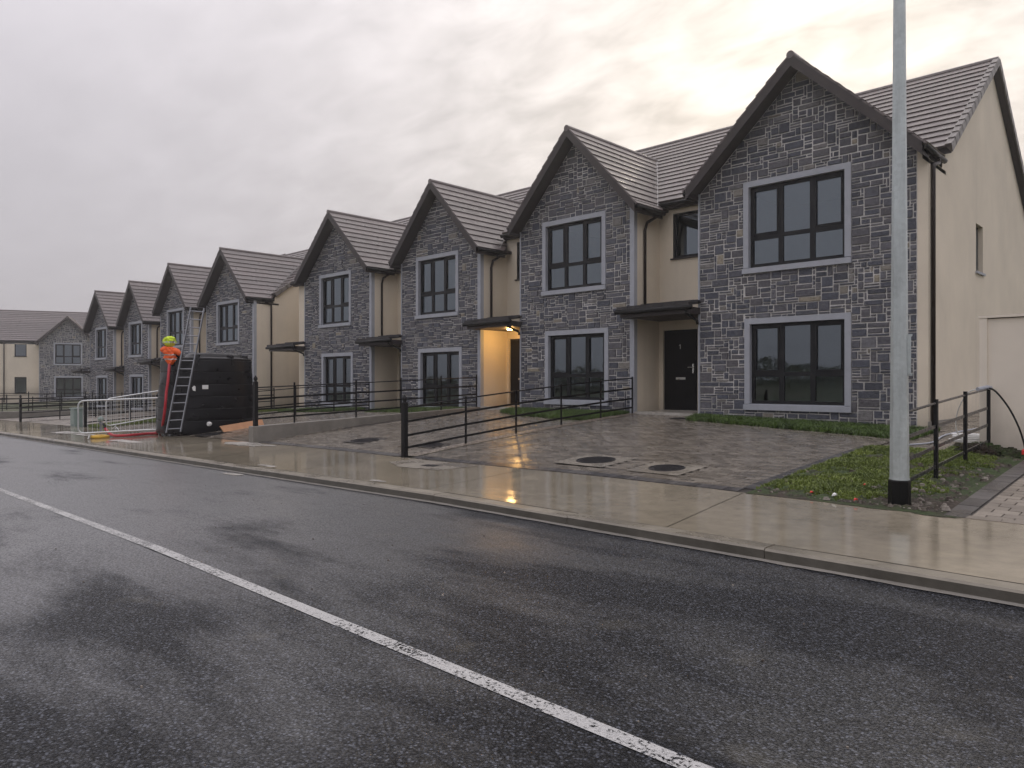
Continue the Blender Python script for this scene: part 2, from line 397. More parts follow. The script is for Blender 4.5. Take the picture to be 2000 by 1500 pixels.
# ------------------------------------------------------------------ setting: ground, road, pavement
def base_z(x, y):
    if y < -3: 
        t = min(1, max(0, (-y-8)/14)); return kt(x)-.2+2.3*t*t*(3-2*t)*max(0, 1-abs(x+5)/160)
    if y < 6.2: return kt(x)-.3
    z = G(x, y)-.06
    if y > 30: z -= min(2.0, (y-30)*.03)
    return z
gx = [-2500, -900, -400, -200, -120]+frange(-90, 20, 1.1)+[40, 80, 160, 400, 900, 2500]
gy = [-2500, -900, -300, -120, -60, -40]+frange(-30, 5.7, 2.1)+[5.94, 6.12, 6.3, 8.54, 8.56]+frange(9, 16, 1)+[16.2]+frange(17, 30, 1.5)+[40, 60, 110, 250, 700, 2500]
sheet('ground', gx, gy, FIELD, base_z, kind='structure')
sheet('road', [-300, -120]+frange(-90, 30, 1.5)+[80, 200], [-.9, .5, 2, 3.5, 5, 5.93], ASPH, lambda x, y: kt(x)-.11, kind='structure')
# centre line, laid in long lengths
b = MB(); xs = frange(-60, 6, .5)
for a, c in zip(xs, xs[1:]):
    b.poly([(a, 2.52, kt(a)-.106), (c, 2.52, kt(c)-.106), (c, 2.62, kt(c)-.106), (a, 2.62, kt(a)-.106)])
b.obj('road_marking', LINE, kind='structure')
# kerb in lengths
kerb = MB().obj('kerb', KERB, kind='structure')
kx = [1.5]
while kx[-1] > -62: kx.append(kx[-1]-2.15)
for i, (a, c) in enumerate(zip(kx, kx[1:])):
    fidx = []; b = MB(); x1, x0 = a-.004, c+.004; dz = random.uniform(-.004, .004)
    n = 4; xs = [x0+(x1-x0)*j/n for j in range(n+1)]
    for p, q in zip(xs, xs[1:]):
        zp, zq = kt(p)+dz, kt(q)+dz
        P = [(y, z) for y, z in ((5.93, -.3), (5.93, -.018), (5.945, 0), (6.13, 0), (6.13, -.3))]
        for kk, ((ya, za), (yb, zb)) in enumerate(zip(P, P[1:])):
            if kk == 0: fidx.append(len(b.f))
            b.poly([(p, ya, zp+za), (q, ya, zq+za), (q, yb, zq+zb), (p, yb, zp+zb)])
    for x in (x0, x1):
        b.poly([(x, y, kt(x)+dz+z) for y, z in ((5.93, -.3), (5.93, -.018), (5.945, 0), (6.13, 0), (6.13, -.3))])
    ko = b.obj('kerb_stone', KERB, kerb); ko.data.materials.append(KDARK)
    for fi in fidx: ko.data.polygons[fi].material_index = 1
# little spill of mortar at foot of the kerb
b = MB(); xs = frange(-30, 1, .12)
for a, c in zip(xs, xs[1:]):
    wa = 5.925-.03*max(0, mn.noise((a*2.1, 3, 0)))-.022*mn.noise((a*9, 7, 0))-.018; wc = 5.925-.03*max(0, mn.noise((c*2.1, 3, 0)))-.022*mn.noise((c*9, 7, 0))-.018
    b.poly([(a, wa, kt(a)-.104), (c, wc, kt(c)-.104), (c, 5.932, kt(c)-.088), (a, 5.932, kt(a)-.088)])
b.obj('kerb_haunch', KFACE, kind='structure')
pavement = sheet('pavement', frange(-95, 12, 1.5), [6.14, 8.54], SAND, lambda x, y: G(x, y)-.02, kind='structure')
jx = [12, 6.5, 3.0, -.75, -4.3, -7.95, -11.35]
while jx[-1] > -60: jx.append(jx[-1]-3.5)
for a, c in zip(jx, jx[1:]):
    b = MB(); n, m = 6, 4; g = .006; V = []
    for j in range(m+1):
        t = j/m; y = 6.137+(YB-.005-6.137)*t
        for i in range(n+1):
            x = (c+g)+(a-g-c-g)*i/n+.42*(1-t); V.append((x, y, G(x, y)+.0015*mn.noise((x*1.3, y*1.3, 1))*3))
    b.v = V; b.f = [(j*(n+1)+i, j*(n+1)+i+1, (j+1)*(n+1)+i+1, (j+1)*(n+1)+i) for j in range(m) for i in range(n)]; b.tone = [.5]*len(b.f)
    b.obj('concrete_slab', PAVE, pavement, smooth=True)

# ------------------------------------------------------------------ stonework
def clip(poly, a, b_, c):          # keep a*x+b*z<=c
    out = []
    for i in range(len(poly)):
        p, q = poly[i], poly[(i+1) % len(poly)]
        dp = a*p[0]+b_*p[1]-c; dq = a*q[0]+b_*q[1]-c
        if dp <= 0: out.append(p)
        if (dp < 0) != (dq < 0) and dp != dq:
            t = dp/(dp-dq); out.append((p[0]+(q[0]-p[0])*t, p[1]+(q[1]-p[1])*t))
    return out
def subdiv(keys, st):
    o = [keys[0]]
    for a, c in zip(keys, keys[1:]):
        n = max(1, int(round((c-a)/st)))
        o += [a+(c-a)*i/n for i in range(1, n+1)]
    return o
def stone_cells(x0, x1, z0, z1, holes, rnd, cw=.062, ch=.058):
    kx = sorted({x0, x1} | {h[0] for h in holes} | {h[1] for h in holes}); kz = sorted({z0, z1} | {h[2] for h in holes} | {h[3] for h in holes})
    gx, gz = subdiv(kx, cw), subdiv(kz, ch); nx, nz = len(gx)-1, len(gz)-1
    occ = [[False]*nx for _ in range(nz)]
    for j in range(nz):
        for i in range(nx):
            cx, cz = (gx[i]+gx[i+1])/2, (gz[j]+gz[j+1])/2
            if any(h[0] < cx < h[1] and h[2] < cz < h[3] for h in holes): occ[j][i] = True
    out = []
    for j in range(nz):
        i = 0
        while i < nx:
            if occ[j][i]: i += 1; continue
            h = rnd.choices((1, 2, 3, 4), (34, 40, 20, 5))[0]
            w = rnd.choices((1, 2, 3, 4, 5, 6, 7, 8), (5, 12, 17, 18, 16, 13, 9, 5))[0]
            if h == 1: w = max(2, w)
            if h == 4: w = min(w, 5)
            ww = 0
            while ww < w and i+ww < nx and not occ[j][i+ww]: ww += 1
            hh = 0
            while hh < h and j+hh < nz and all(not occ[j+hh][i+q] for q in range(ww)): hh += 1
            for q in range(hh):
                for p in range(ww): occ[j+q][i+p] = True
            out.append((gx[i], gx[i+ww], gz[j], gz[j+hh])); i += ww
    return out
def stone_mb(poly, y, rnd, mb, J=.0105):
    cx = sum(p[0] for p in poly)/len(poly); cz = sum(p[1] for p in poly)/len(poly)
    xa, xb = min(p[0] for p in poly), max(p[0] for p in poly); za, zb = min(p[1] for p in poly), max(p[1] for p in poly)
    if xb-xa < .035 or zb-za < .03: return False
    def ins(g): return [(cx+(p[0]-cx)*max(.1, 1-2*g/(xb-xa)), cz+(p[1]-cz)*max(.1, 1-2*g/(zb-za))) for p in poly]
    o = [(p[0]+rnd.uniform(-.004, .004), p[1]+rnd.uniform(-.005, .005)) for p in ins(J)]
    f = [(cx+(p[0]-cx)*max(.3, 1-.018/(xb-xa)), cz+(p[1]-cz)*max(.3, 1-.018/(zb-za))) for p in o]
    d = rnd.uniform(.012, .034); n = len(o)
    mb.cur = min(1, max(0, rnd.betavariate(1.6, 2.3))) if rnd.random() > .02 else rnd.uniform(.90, 1)
    tx, tz = rnd.uniform(-.03, .03), rnd.uniform(-.04, .04)
    b = len(mb.v)
    mb.v += [(p[0], y+.006, p[1]) for p in o]+[(p[0], y-d+(p[0]-cx)*tx+(p[1]-cz)*tz, p[1]) for p in f]
    for i in range(n):
        k = (i+1) % n; mb.f.append((b+i, b+k, b+n+k, b+n+i)); mb.tone.append(mb.cur)
    mb.f.append(tuple(b+n+i for i in range(n))); mb.tone.append(mb.cur)
    return True

def wall_face(mb, xs0, xs1, z0, topf, holes, y, extra=(), axis='x', flip=False):
    """a wall in the plane y (or x when axis='y'), from z0 to topf(u), with rectangular holes"""
    ks = sorted({xs0, xs1, *extra} | {h[0] for h in holes} | {h[1] for h in holes})
    ks = [k for k in ks if xs0 <= k <= xs1]
    for a, c in zip(ks, ks[1:]):
        m = (a+c)/2; z = z0
        for h in sorted([h for h in holes if h[0] < m < h[1]], key=lambda q: q[2]):
            pts = [(a, z), (c, z), (c, h[2]), (a, h[2])]
            mb.poly([(p[0], y, p[1]) if axis == 'x' else (y, p[0], p[1]) for p in pts]); z = h[3]
        pts = [(a, z), (c, z), (c, topf(c)), (a, topf(a))]
        mb.poly([(p[0], y, p[1]) if axis == 'x' else (y, p[0], p[1]) for p in pts])

# ------------------------------------------------------------------ windows and doors (built in a local frame, then placed by matrix)
def place(o, M): o.matrix_world = M; return o
def make_window(parent, x0, x1, z0, z1, y, surround=True, style=6, room=True, T=None):
    """opening given by the outer edge of its surround (or of the frame when there is none); faces -y"""
    s = .13 if surround else 0.0; bt = .14 if surround else 0.0
    ix0, ix1, iz0, iz1 = x0+s, x1-s, z0+bt, z1-s
    yf = y+.075; fw = .075; d = .07
    b = MB()
    b.box(ix0, ix1, yf, yf+d, iz0, iz0+fw); b.box(ix0, ix1, yf, yf+d, iz1-fw, iz1)
    b.box(ix0, ix0+fw, yf, yf+d, iz0+fw, iz1-fw); b.box(ix1-fw, ix1, yf, yf+d, iz0+fw, iz1-fw)
    panes = []
    W = ix1-ix0
    if style == 6:
        zt = iz0+(iz1-iz0)*.37; c1 = ix0+W*.335; c2 = ix0+W*.665; mw = .055
        for c in (c1, c2): b.box(c-mw, c+mw, yf+.002, yf+d-.002, iz0+fw, iz1-fw)
        cols = [(ix0+fw, c1-mw), (c1+mw, c2-mw), (c2+mw, ix1-fw)]
        for q, (a, c) in enumerate(cols):
            tw = .06 if q != 1 else .045
            b.box(a, c, yf+.004, yf+d-.004, zt-tw, zt+tw)
            panes += [(a, c, iz0+fw, zt-tw), (a, c, zt+tw, iz1-fw)]
            if q != 1:      # opening casement in the upper light
                sw = .035
                b.box(a, a+sw, yf-.012, yf+.02, zt+tw, iz1-fw); b.box(c-sw, c, yf-.012, yf+.02, zt+tw, iz1-fw)
                b.box(a+sw, c-sw, yf-.012, yf+.02, zt+tw, zt+tw+sw); b.box(a+sw, c-sw, yf-.012, yf+.02, iz1-fw-sw, iz1-fw)
    else:
        panes = [(ix0+fw, ix1-fw, iz0+fw, iz1-fw)]
    w = b.obj('window', FRAME, parent)
    for a, c, e, f in panes:
        q = MB(); q.poly([(a, yf+.03, e), (c, yf+.03, e), (c, yf+.03, f), (a, yf+.03, f)]); q.obj('pane', GLASS, w)
    if surround:
        P = .035
        def pc(x_0, x_1, z_0, z_1, nm, pr=P):
            q = MB(); q.box(x_0, x_1, y-pr, yf+.001, z_0, z_1); q.obj(nm, TRIM, w)
        pc(x0, x1, z1-s, z1, 'lintel'); pc(x0, ix0, iz0, iz1, 'jamb'); pc(ix1, x1, iz0, iz1, 'jamb')
        q = MB(); q.hexa([(x0-.01, y-.075, z0), (x1+.01, y-.075, z0), (x1+.01, yf, z0), (x0-.01, yf, z0), (x0-.01, y-.075, iz0-.02), (x1+.01, y-.075, iz0-.02), (x1+.01, yf, iz0), (x0-.01, yf, iz0)]); q.obj('sill', TRIM, w)
    else:
        q = MB(); q.box(ix0-.06, ix1+.06, y-.05, yf, z0-.035, z0); q.obj('sill', FASCIA, w)
    if room:
        # plaster reveals and a plain room behind
        q = MB(); yr = yf+d+.001; ye = yr+.16
        q.box(ix0-.03, ix0+.01, yr, ye, iz0, iz1); q.box(ix1-.01, ix1+.03, yr, ye, iz0, iz1); q.box(ix0-.03, ix1+.03, yr, ye, iz0-.03, iz0+.01)
        q.obj('reveal', REVEAL, w)
        q = MB(); X0, X1 = ix0-.75, ix1+.55; zf = z0-.5 if z1-z0 > 1.5 else z0-.9; zc = z1+.12; yb = ye+3.2
        q.poly([(X0, yb, zf), (X1, yb, zf), (X1, yb, zc), (X0, yb, zc)])
        q.poly([(X0, ye, zf), (X0, yb, zf), (X0, yb, zc), (X0, ye, zc)]); q.poly([(X1, ye, zf), (X1, yb, zf), (X1, yb, zc), (X1, ye, zc)])
        q.poly([(X0, ye, zc), (X1, ye, zc), (X1, yb, zc), (X0, yb, zc)])
        for f in ((X0, ix0, zf, zc), (ix1, X1, zf, zc), (ix0, ix1, zf, iz0), (ix0, ix1, iz1, zc)):
            q.poly([(f[0], ye, f[2]), (f[1], ye, f[2]), (f[1], ye, f[3]), (f[0], ye, f[3])])
        q.poly([(X0, ye, zf), (X1, ye, zf), (X1, yb, zf), (X0, yb, zf)])
        q.obj('room', ROOM, w)
    return w

# ------------------------------------------------------------------ roofs
def course(mb, P, n, d0, d1, a0, b0, a1, b1, th=.05):
    n = Vector(n); A = P(d0, a0); B = P(d0, b0); C = P(d1, b1); D = P(d1, a1)
    mb.hexa([A, B, C, D, A+n*th, B+n*th, C+n*.018, D+n*.018])
def tubeobj(name, pts, r, m, parent, n=8, **k): 
    b = MB(); b.tube(pts, r, n); return b.obj(name, m, parent, smooth=True, **k)

def make_house(idx, H, label, dz=0, sx=0, indiv=0, side=False, light=False, leftend=False, num=None, variant=None, group='grey stone gable houses of the terraces'):
    """H: dict of the plan in world metres; sx, dz shift a whole house"""
    X = lambda v: v+sx
    Z = lambda v: v+dz
    rnd = random.Random(100+idx)
    gx0, gx1, ax = X(H['gx'][0]), X(H['gx'][1]), X(H['ax']); half = H['half']; zap, ztip = Z(H['zap']), Z(H['ztip'])
    xL, xR = X(H['xL']), X(H['xR']); y0 = 16.0; ym = 17.15 if variant != 'cross' else 16.6; base = Z(-1.6)
    slope = (zap-ztip)/half
    root = empty('house', ((gx0+gx1)/2, y0, Z(-.9)), label, 'house', group)
    wu = (X(H['wu'][0]), X(H['wu'][1]), Z(2.47), Z(4.58)); wlw = (X(H['wl'][0]), X(H['wl'][1]), Z(-.65), Z(1.44))
    soff = .19                                       # roof build-up above the wall head
    def top(x): return zap-soff-slope*abs(x-ax)
    # --- gable front wall (mortar bed) + stones
    b = MB(); sx1 = gx1-.2 if side == 'quoin' else gx1
    ih = [(w[0]+.1, w[1]-.1, w[2]+.1, w[3]-.1) for w in (wu, wlw)]
    wall_face(b, gx0, sx1, base, top, ih, y0, (ax,))
    fw = b.obj('stone_wall', MORTAR, root)
    trimw = .13
    holes = [wu, wlw]
    cells = stone_cells(gx0+.03, sx1-(trimw if side != 'quoin' else .01), Z(-1.1), zap, holes, rnd)
    stones = []
    for (a, c, e, f) in cells:
        p = [(a, e), (c, e), (c, f), (a, f)]
        p = clip(p, slope, 1, zap-soff-.02+slope*ax); 
        if len(p) > 2: p = clip(p, -slope, 1, zap-soff-.02-slope*ax)
        if len(p) > 2: stones.append(p)
    def key(p): 
        xs = [q[0] for q in p]; zs = [q[1] for q in p]; return -(max(xs)-min(xs))*(max(zs)-min(zs)) if indiv else 0
    if indiv:
        stones = [p for p in stones if sum(q[1] for q in p)/len(p) > G((gx0+gx1)/2, 15.9)-.1]
        stones.sort(key=key)
    joined = MB(); cnt = 0
    for p in stones:
        if cnt < indiv:
            q = MB()
            if stone_mb(p, y0, rnd, q): q.obj('stone', STONE, root, tones=True); cnt += 1
        else: stone_mb(p, y0, rnd, joined)
    joined.obj('small_stones', STONE, root, kind='stuff', tones=True)
    # --- rendered walls
    if side == 'quoin':
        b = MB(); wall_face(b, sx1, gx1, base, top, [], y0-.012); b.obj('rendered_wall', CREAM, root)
    for gx in (gx0, gx1):
        if side and gx == gx1: continue
        b = MB(); b.poly([(gx, y0, base), (gx, ym, base), (gx, ym, top(gx)+.1), (gx, y0, top(gx))]); b.obj('rendered_wall', CREAM, root)
    b = MB()
    ez = lambda y: Z(4.80)+.716*(y-17.0) if y < 21.3 else Z(4.80)+.716*(25.6-y)
    # recess wall
    r0, r1 = xL, gx0
    dx0 = X(H['door']); dz0, dz1 = Z(-.76), Z(1.37)
    dh = (dx0, dx0+1.04, dz0, dz1) if variant != 'cross' else (X(H['uw'][0]), X(H['uw'][1]), Z(-.15), Z(1.36)); uh = (X(H['uw'][0]), X(H['uw'][1]), Z(3.27), Z(4.46))
    wall_face(b, r0, r1, base, lambda x: ez(ym)-.1, [dh, uh], ym)
    if variant != 'cross':
        for x in (dh[0], dh[1]): b.poly([(x, ym, dh[2]), (x, ym+.1, dh[2]), (x, ym+.1, dh[3]), (x, ym, dh[3])])
        b.poly([(dh[0], ym, dh[3]), (dh[1], ym, dh[3]), (dh[1], ym+.1, dh[3]), (dh[0], ym+.1, dh[3])])
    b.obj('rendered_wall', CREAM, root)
    if leftend:
        b = MB(); b.poly([(r0, ym, base), (r0, 25.4, base), (r0, 25.4, Z(4.6)), (r0, 21.3, Z(7.6)), (r0, ym, Z(4.7))]); b.obj('rendered_wall', CREAM, root)
    b = MB(); b.poly([(xL, 25.4, base), (xR, 25.4, base), (xR, 25.4, Z(4.7)), (xL, 25.4, Z(4.7))]); b.obj('rendered_wall', CREAM, root)
    if side:
        b = MB(); sh = (19.74, 20.42, Z(2.55), Z(3.66))
        wall_face(b, y0, 25.4, base, lambda y: min(ez(y)-.12, 99) if y > 17.0 else top(gx1)+.12, [sh], gx1, (16.99, 17.01, 21.3), axis='y')
        # window reveal box
        b.poly([(gx1, sh[0], sh[2]), (gx1-.12, sh[0], sh[2]), (gx1-.12, sh[0], sh[3]), (gx1, sh[0], sh[3])])
        b.poly([(gx1, sh[1], sh[2]), (gx1-.12, sh[1], sh[2]), (gx1-.12, sh[1], sh[3]), (gx1, sh[1], sh[3])])
        b.poly([(gx1, sh[0], sh[3]), (gx1-.12, sh[0], sh[3]), (gx1-.12, sh[1], sh[3]), (gx1, sh[1], sh[3])])
        b.obj('rendered_wall', CREAM, root)
    if side:
        q = MB(); q.box(gx1-.13, gx1-.10, sh[0], sh[1], sh[2], sh[3]); w = q.obj('window', FRAME, root)
        q = MB(); q.poly([(gx1-.095, sh[0]+.06, sh[2]+.06), (gx1-.095, sh[1]-.06, sh[2]+.06), (gx1-.095, sh[1]-.06, sh[3]-.06), (gx1-.095, sh[0]+.06, sh[3]-.06)]); q.obj('pane', GLASS, w)
        q = MB(); q.box(gx1-.11, gx1+.05, sh[0]-.05, sh[1]+.05, sh[2]-.05, sh[2]-.002); q.obj('sill', TRIM, w)
        q = MB(); q.box(gx1-.01, gx1+.03, y0-.02, 25.42, base, Z(-.78)); q.obj('plinth', KFACE, root)
    # corner trims
    if side != 'quoin':
        q = MB(); q.box(gx1-trimw, gx1+.008, y0-.04, y0+.10, base, top(gx1)+.02); q.obj('corner_trim', TRIM, root)
    q = MB(); q.box(gx0-.012, gx0+.03, y0-.035, y0+.05, base, top(gx0)+.02); q.obj('corner_trim', TRIM, root)
    # windows
    make_window(root, *wu, y0); make_window(root, *wlw, y0)
    make_window(root, *uh, ym, surround=False, style=1)
    if variant == 'cross': make_window(root, *dh, ym, surround=False, style=1)
    if variant != 'cross':
        # --- door
        d = MB(); d.box(dh[0]+.002, dh[1]-.002, ym+.06, ym+.13, dh[2], dh[3]-.002); door = d.obj('door', FRAME, root)
        q = MB(); q.box(dh[0]+.07, dh[1]-.07, ym+.04, ym+.062, dh[2]+.04, dh[3]-.07)
        q.obj('leaf', DOORM, door)
        q = MB(); lx = dh[0]+.38; q.box(lx, lx+.28, ym+.025, ym+.042, Z(.05), Z(.11)); q.obj('letterbox', METAL, door)
        q = MB(); hx = dh[1]-.15; q.box(hx-.02, hx+.02, ym+.028, ym+.041, Z(.22), Z(.46)); q.tube([(hx, ym+.03, Z(.37)), (hx, ym-.015, Z(.37)), (hx-.13, ym-.015, Z(.37))], .011, 6); q.obj('handle', METAL, door)
        if num == '1':
            q = MB(); nx_ = dh[0]+.50; q.box(nx_, nx_+.016, ym+.03, ym+.043, Z(.86), Z(.98)); q.beam((nx_+.008, ym+.036, Z(.978)), (nx_-.028, ym+.036, Z(.95)), .012, .014); q.obj('door_number', METAL, door)
        q = MB(); q.box(r0+.01, r1-.01, y0-.03, ym+.12, Z(-1.05), dz0-.02); q.box(dh[0]-.03, dh[1]+.03, ym-.04, ym+.12, dz0-.02, dz0); q.obj('doorstep', PALE, root)
    # --- roof body: slabs, soffits, fascias
    yF = y0-.42; th = .16
    b = MB()
    mz = lambda y: Z(4.80)+.716*(y-17.0)
    yr = 17.0+(zap-Z(4.80))/.716; yt = 17.0+(ztip-Z(4.80))/.716+.25
    for sgn in (-1, 1):
        tx = ax+sgn*half
        lo = [(ax, yF, zap-th), (tx, yF, ztip-th), (tx, yt, ztip-th), (ax, yr, zap-th)]
        up = [(p[0], p[1], p[2]+th) for p in lo]
        b.hexa(lo+up if sgn < 0 else lo[::-1]+up[::-1])
        # barge board
        b.hexa([(ax, yF-.025, zap-.24), (tx, yF-.025, ztip-.24), (tx, yF, ztip-.24), (ax, yF, zap-.24), (ax, yF-.025, zap+.03), (tx, yF-.025, ztip+.03), (tx, yF, ztip+.03), (ax, yF, zap+.03)])
        # boxed soffit end
        gxw = gx0 if sgn < 0 else gx1
        b.box(min(tx, gxw)-.0, max(tx, gxw), yF, 17.2, top(gxw)-.12, top(gxw)-.04)
        b.box(min(tx, tx-sgn*.03), max(tx, tx-sgn*.03), yF, yt, ztip-.22, ztip-.01)
    vr = .15 if side else 0.0; vl = .25 if leftend else 0.0
    for ya, yb in ((17.0-.0, 21.3), (25.6, 21.3)):
        lo = [(xL-vl, ya, Z(4.80)-th), (xR+vr, ya, Z(4.80)-th), (xR+vr, yb, Z(7.88)-th), (xL-vl, yb, Z(7.88)-th)]
        up = [(p[0], p[1], p[2]+th-.001) for p in lo]
        b.hexa(lo+up)
    b.box(xL-vl, gx0, 16.98, 17.0, Z(4.60), Z(4.79)); b.box(xL-vl, gx0, 17.0, ym, Z(4.58), Z(4.61))
    roof = b.obj('roof', FASCIA, root); fixn(roof)
    # courses
    L = hypot(4.3, 3.08); n = 16; st = L/n; cs, sn = 4.3/L, 3.08/L
    P = lambda d, t: Vector((t, 16.96+d*cs, Z(4.775)+d*sn)); nn = Vector((0, -sn, cs))
    for i in range(n):
        q = MB(); q.cur = rnd.random(); x_a, x_b = xL-vl, xR+vr
        course(q, P, nn, i*st-.03, (i+1)*st+.03, x_a, x_b, x_a, x_b); q.obj('tile_course', TILE, roof, tones=True)
    q = MB()
    P2 = lambda d, t: Vector((t, 25.64-d*cs, Z(4.775)+d*sn))
    for i in range(n): q.cur = rnd.random(); course(q, P2, Vector((0, sn, cs)), i*st-.03, (i+1)*st+.03, xR+vr, xL-vl, xR+vr, xL-vl)
    q.obj('rear_tiles', TILE, roof, kind='stuff', tones=True)
    Lg = hypot(half, zap-ztip); ng = max(8, int(round(Lg/.31))); sg = Lg/ng; cg, zg = half/Lg, (zap-ztip)/Lg
    for sgn in (-1, 1):
        Pg = lambda d, t: Vector((ax+sgn*(half+.04)-sgn*d*cg, t, ztip-.03+d*zg))
        ng_ = Vector((sgn*zg, 0, cg))
        yv = lambda d: 17.0+(ztip-.03+d*zg+.05-Z(4.80))/.716+.12
        for i in range(ng):
            q = MB(); q.cur = rnd.random(); da, db = i*sg-.03, (i+1)*sg+.03
            if sgn > 0: course(q, Pg, ng_, da, db, yF-.03, yv(da), yF-.03, yv(db))
            else: course(q, Pg, ng_, da, db, yv(da), yF-.03, yv(db), yF-.03)
            q.obj('tile_course', TILE, roof, tones=True)
    q = MB(); q.tube([(ax, yF-.04, zap-.005), (ax, yr+.15, zap-.005)], .085, 10); q.obj('ridge_tiles', TILE, roof, tones=True)
    q = MB(); q.tube([(xL-vl, 21.3, Z(7.875)), (xR+vr, 21.3, Z(7.875))], .085, 10); q.obj('ridge_tiles', TILE, roof, tones=True)
    # lead valleys
    for sgn in (-1, 1):
        dd = sqrt((half)**2+(yr-(yt-.25))**2+(zap-ztip)**2)
        a = Vector((ax+sgn*(half-.02), yt-.27, ztip+.045)); c = Vector((ax, yr, zap+.045))
        q = MB(); q.beam(a, a.lerp(c, .96), .10, .02, (-sgn*0, -.5, 1)); 
        a2 = a+Vector((-sgn*-.07, -.07, 0)); q.beam(a+Vector((0, -.06, -.0)), (a+Vector((0, -.06, 0))).lerp(c, .96), .03, .05, (0, -.5, 1)); q.obj('valley', LEAD, roof)
    if side:        # dry verge units
        for i in range(n):
            for Pq, sg2 in ((P, 1), (P2, -1)):
                q = MB(); q.cur = rnd.random(); a = Pq(i*st-.03, xR+vr); c = Pq((i+1)*st+.02, xR+vr); nrm = Vector((0, -sn*sg2, cs))
                q.hexa([a+nrm*-.11-Vector((.012, 0, 0)), a+nrm*-.11+Vector((.03, 0, 0)), c+nrm*-.11+Vector((.03, 0, 0)), c+nrm*-.11-Vector((.012, 0, 0)),
                        a+nrm*.075-Vector((.10, 0, 0)), a+nrm*.075+Vector((.03, 0, 0)), c+nrm*.05+Vector((.03, 0, 0)), c+nrm*.05-Vector((.10, 0, 0))])
                q.obj('verge_tile', LEADV, roof, tones=False)
    # --- gutters and downpipes
    tubeobj('gutter', [(xL-vl, 16.9, Z(4.68)), (gx0-.02, 16.9, Z(4.68))], .06, BLACKU, root)
    for sgn in (-1, 1):
        tx = ax+sgn*(half+.05)
        tubeobj('gutter', [(tx, yF+.02, ztip-.09), (tx, yt, ztip-.09)], .055, BLACKU, root)
    gxd = gx1+.05
    if side:
        dy = 16.12 if side == 'quoin' else 16.8
        tubeobj('downpipe', [(ax+half+.05, 16.5, ztip-.12), (ax+half+.05, 16.5, ztip-.22), (gxd, dy, Z(4.25)), (gxd, dy, Z(4.05)), (gxd, dy, Z(-1.0))], .042, BROWNP, root)
    else:
        tubeobj('downpipe', [(ax+half+.05, 16.7, ztip-.12), (gxd+.05, 16.42, ztip-.35), (gxd, 16.40, ztip-.55), (gxd, 16.40, Z(2.0))], .038, BROWNP, root)
    if variant == 'cross':
        tubeobj('downpipe', [(gx0-2.85, 16.5, Z(4.6)), (gx0-2.85, 16.52, Z(-1.0))], .05, BROWNP, root)
    else:
        # --- door canopy
        cx0, cx1 = xL-.16 if not leftend else xL+.35, gx0+.05
        cz = Z(1.80)
        b = MB()
        b.box(cx0+.05, cx1-.02, 15.5, ym, cz-.18, cz-.02)
        can = b.obj('canopy', FASCIA, root)
        nt = max(4, int((cx1-cx0)/.3)); wd = (cx1-cx0)/nt
        for r_ in range(3):
            for t in range(nt):
                q = MB(); ya = 15.42+r_*.42; q.cur = rnd.random(); xx0 = cx0+t*wd+.004; xx1 = xx0+wd-.008; j = rnd.uniform(0, .012)
                za = cz+.0+r_*.07; q.hexa([(xx0, ya, za), (xx1, ya, za), (xx1, ya+.5, za+.07), (xx0, ya+.5, za+.07), (xx0, ya, za+.075+j), (xx1, ya, za+.075+j), (xx1, ya+.5, za+.10), (xx0, ya+.5, za+.10)])
                q.obj('tile', TILED, can, tones=True)
        tubeobj('gutter', [(cx0-.05, 15.44, cz-.04), (cx1+.07, 15.44, cz-.04)], .06, BLACKU, can, 10)
        tubeobj('gutter_pipe', [(cx1-.12, 15.46, cz-.08), (cx1-.12, 15.5, cz-.17), (cx1-.07, 15.93, cz-.33), (cx1-.06, 15.94, cz-.42)], .034, BLACKU, can)
        if light:
            q = MB(); q.lathe(((r0+r1)/2+.05, 16.35, cz-.215), [(.0, 0), (.075, .0), (.085, .02), (.085, .045)], 16); q.obj('ceiling_lamp', LAMPM, can)
            ld = bpy.data.lights.new('porch_light', 'POINT'); ld.energy = 15; ld.color = (1, .55, .18); ld.shadow_soft_size = .09
            lo_ = bpy.data.objects.new('porch_light', ld); COL.objects.link(lo_); lo_.parent = can; lo_.location = ((r0+r1)/2+.05, 16.35, cz-.32)
    adopt(root)
    return root
LEADV = simple('verge_plastic', (.16, .145, .135), .4, 0, .1)
TILED = m_paver('dark_canopy_tile', (.012, .011, .012), (.02, .018, .019), (.03, .027, .027), (.5, .7))

H1 = dict(xL=-11.07, xR=-4.2, gx=(-9.2, -4.2), ax=-6.76, half=2.56, zap=7.02, ztip=4.57, wu=(-8.05, -5.65), wl=(-8.02, -5.65), door=-10.95, uw=(-10.64, -9.62))
H2 = dict(xL=-16.85, xR=-11.07, gx=(-15.14, -11.07), ax=-13.0, half=2.22, zap=6.93, ztip=4.52, wu=(-14.26, -11.99), wl=(-14.16, -11.9), door=-16.75, uw=(-16.4, -15.5))
H3 = dict(xL=-22.68, xR=-16.85, gx=(-20.9, -16.85), ax=-18.82, half=2.2, zap=6.90, ztip=4.50, wu=(-20.08, -17.9), wl=(-19.96, -17.73), door=-22.56, uw=(-22.2, -21.3))
H4 = dict(xL=-29.9, xR=-22.68, gx=(-27.4, -22.68), ax=-24.96, half=2.5, zap=6.88, ztip=4.52, wu=(-26.27, -24.03), wl=(-26.1, -23.9), door=-29.3, uw=(-28.9, -28.0))
H4b = dict(H4)
make_house(1, H1, 'nearest grey stone gable house, widest front, beside the lamp post', 0, 0, 300, side='quoin', num='1')
make_house(2, H2, 'second stone gable house from the lamp post, lit porch lamp on its left', 0, 0, 300, light=True)
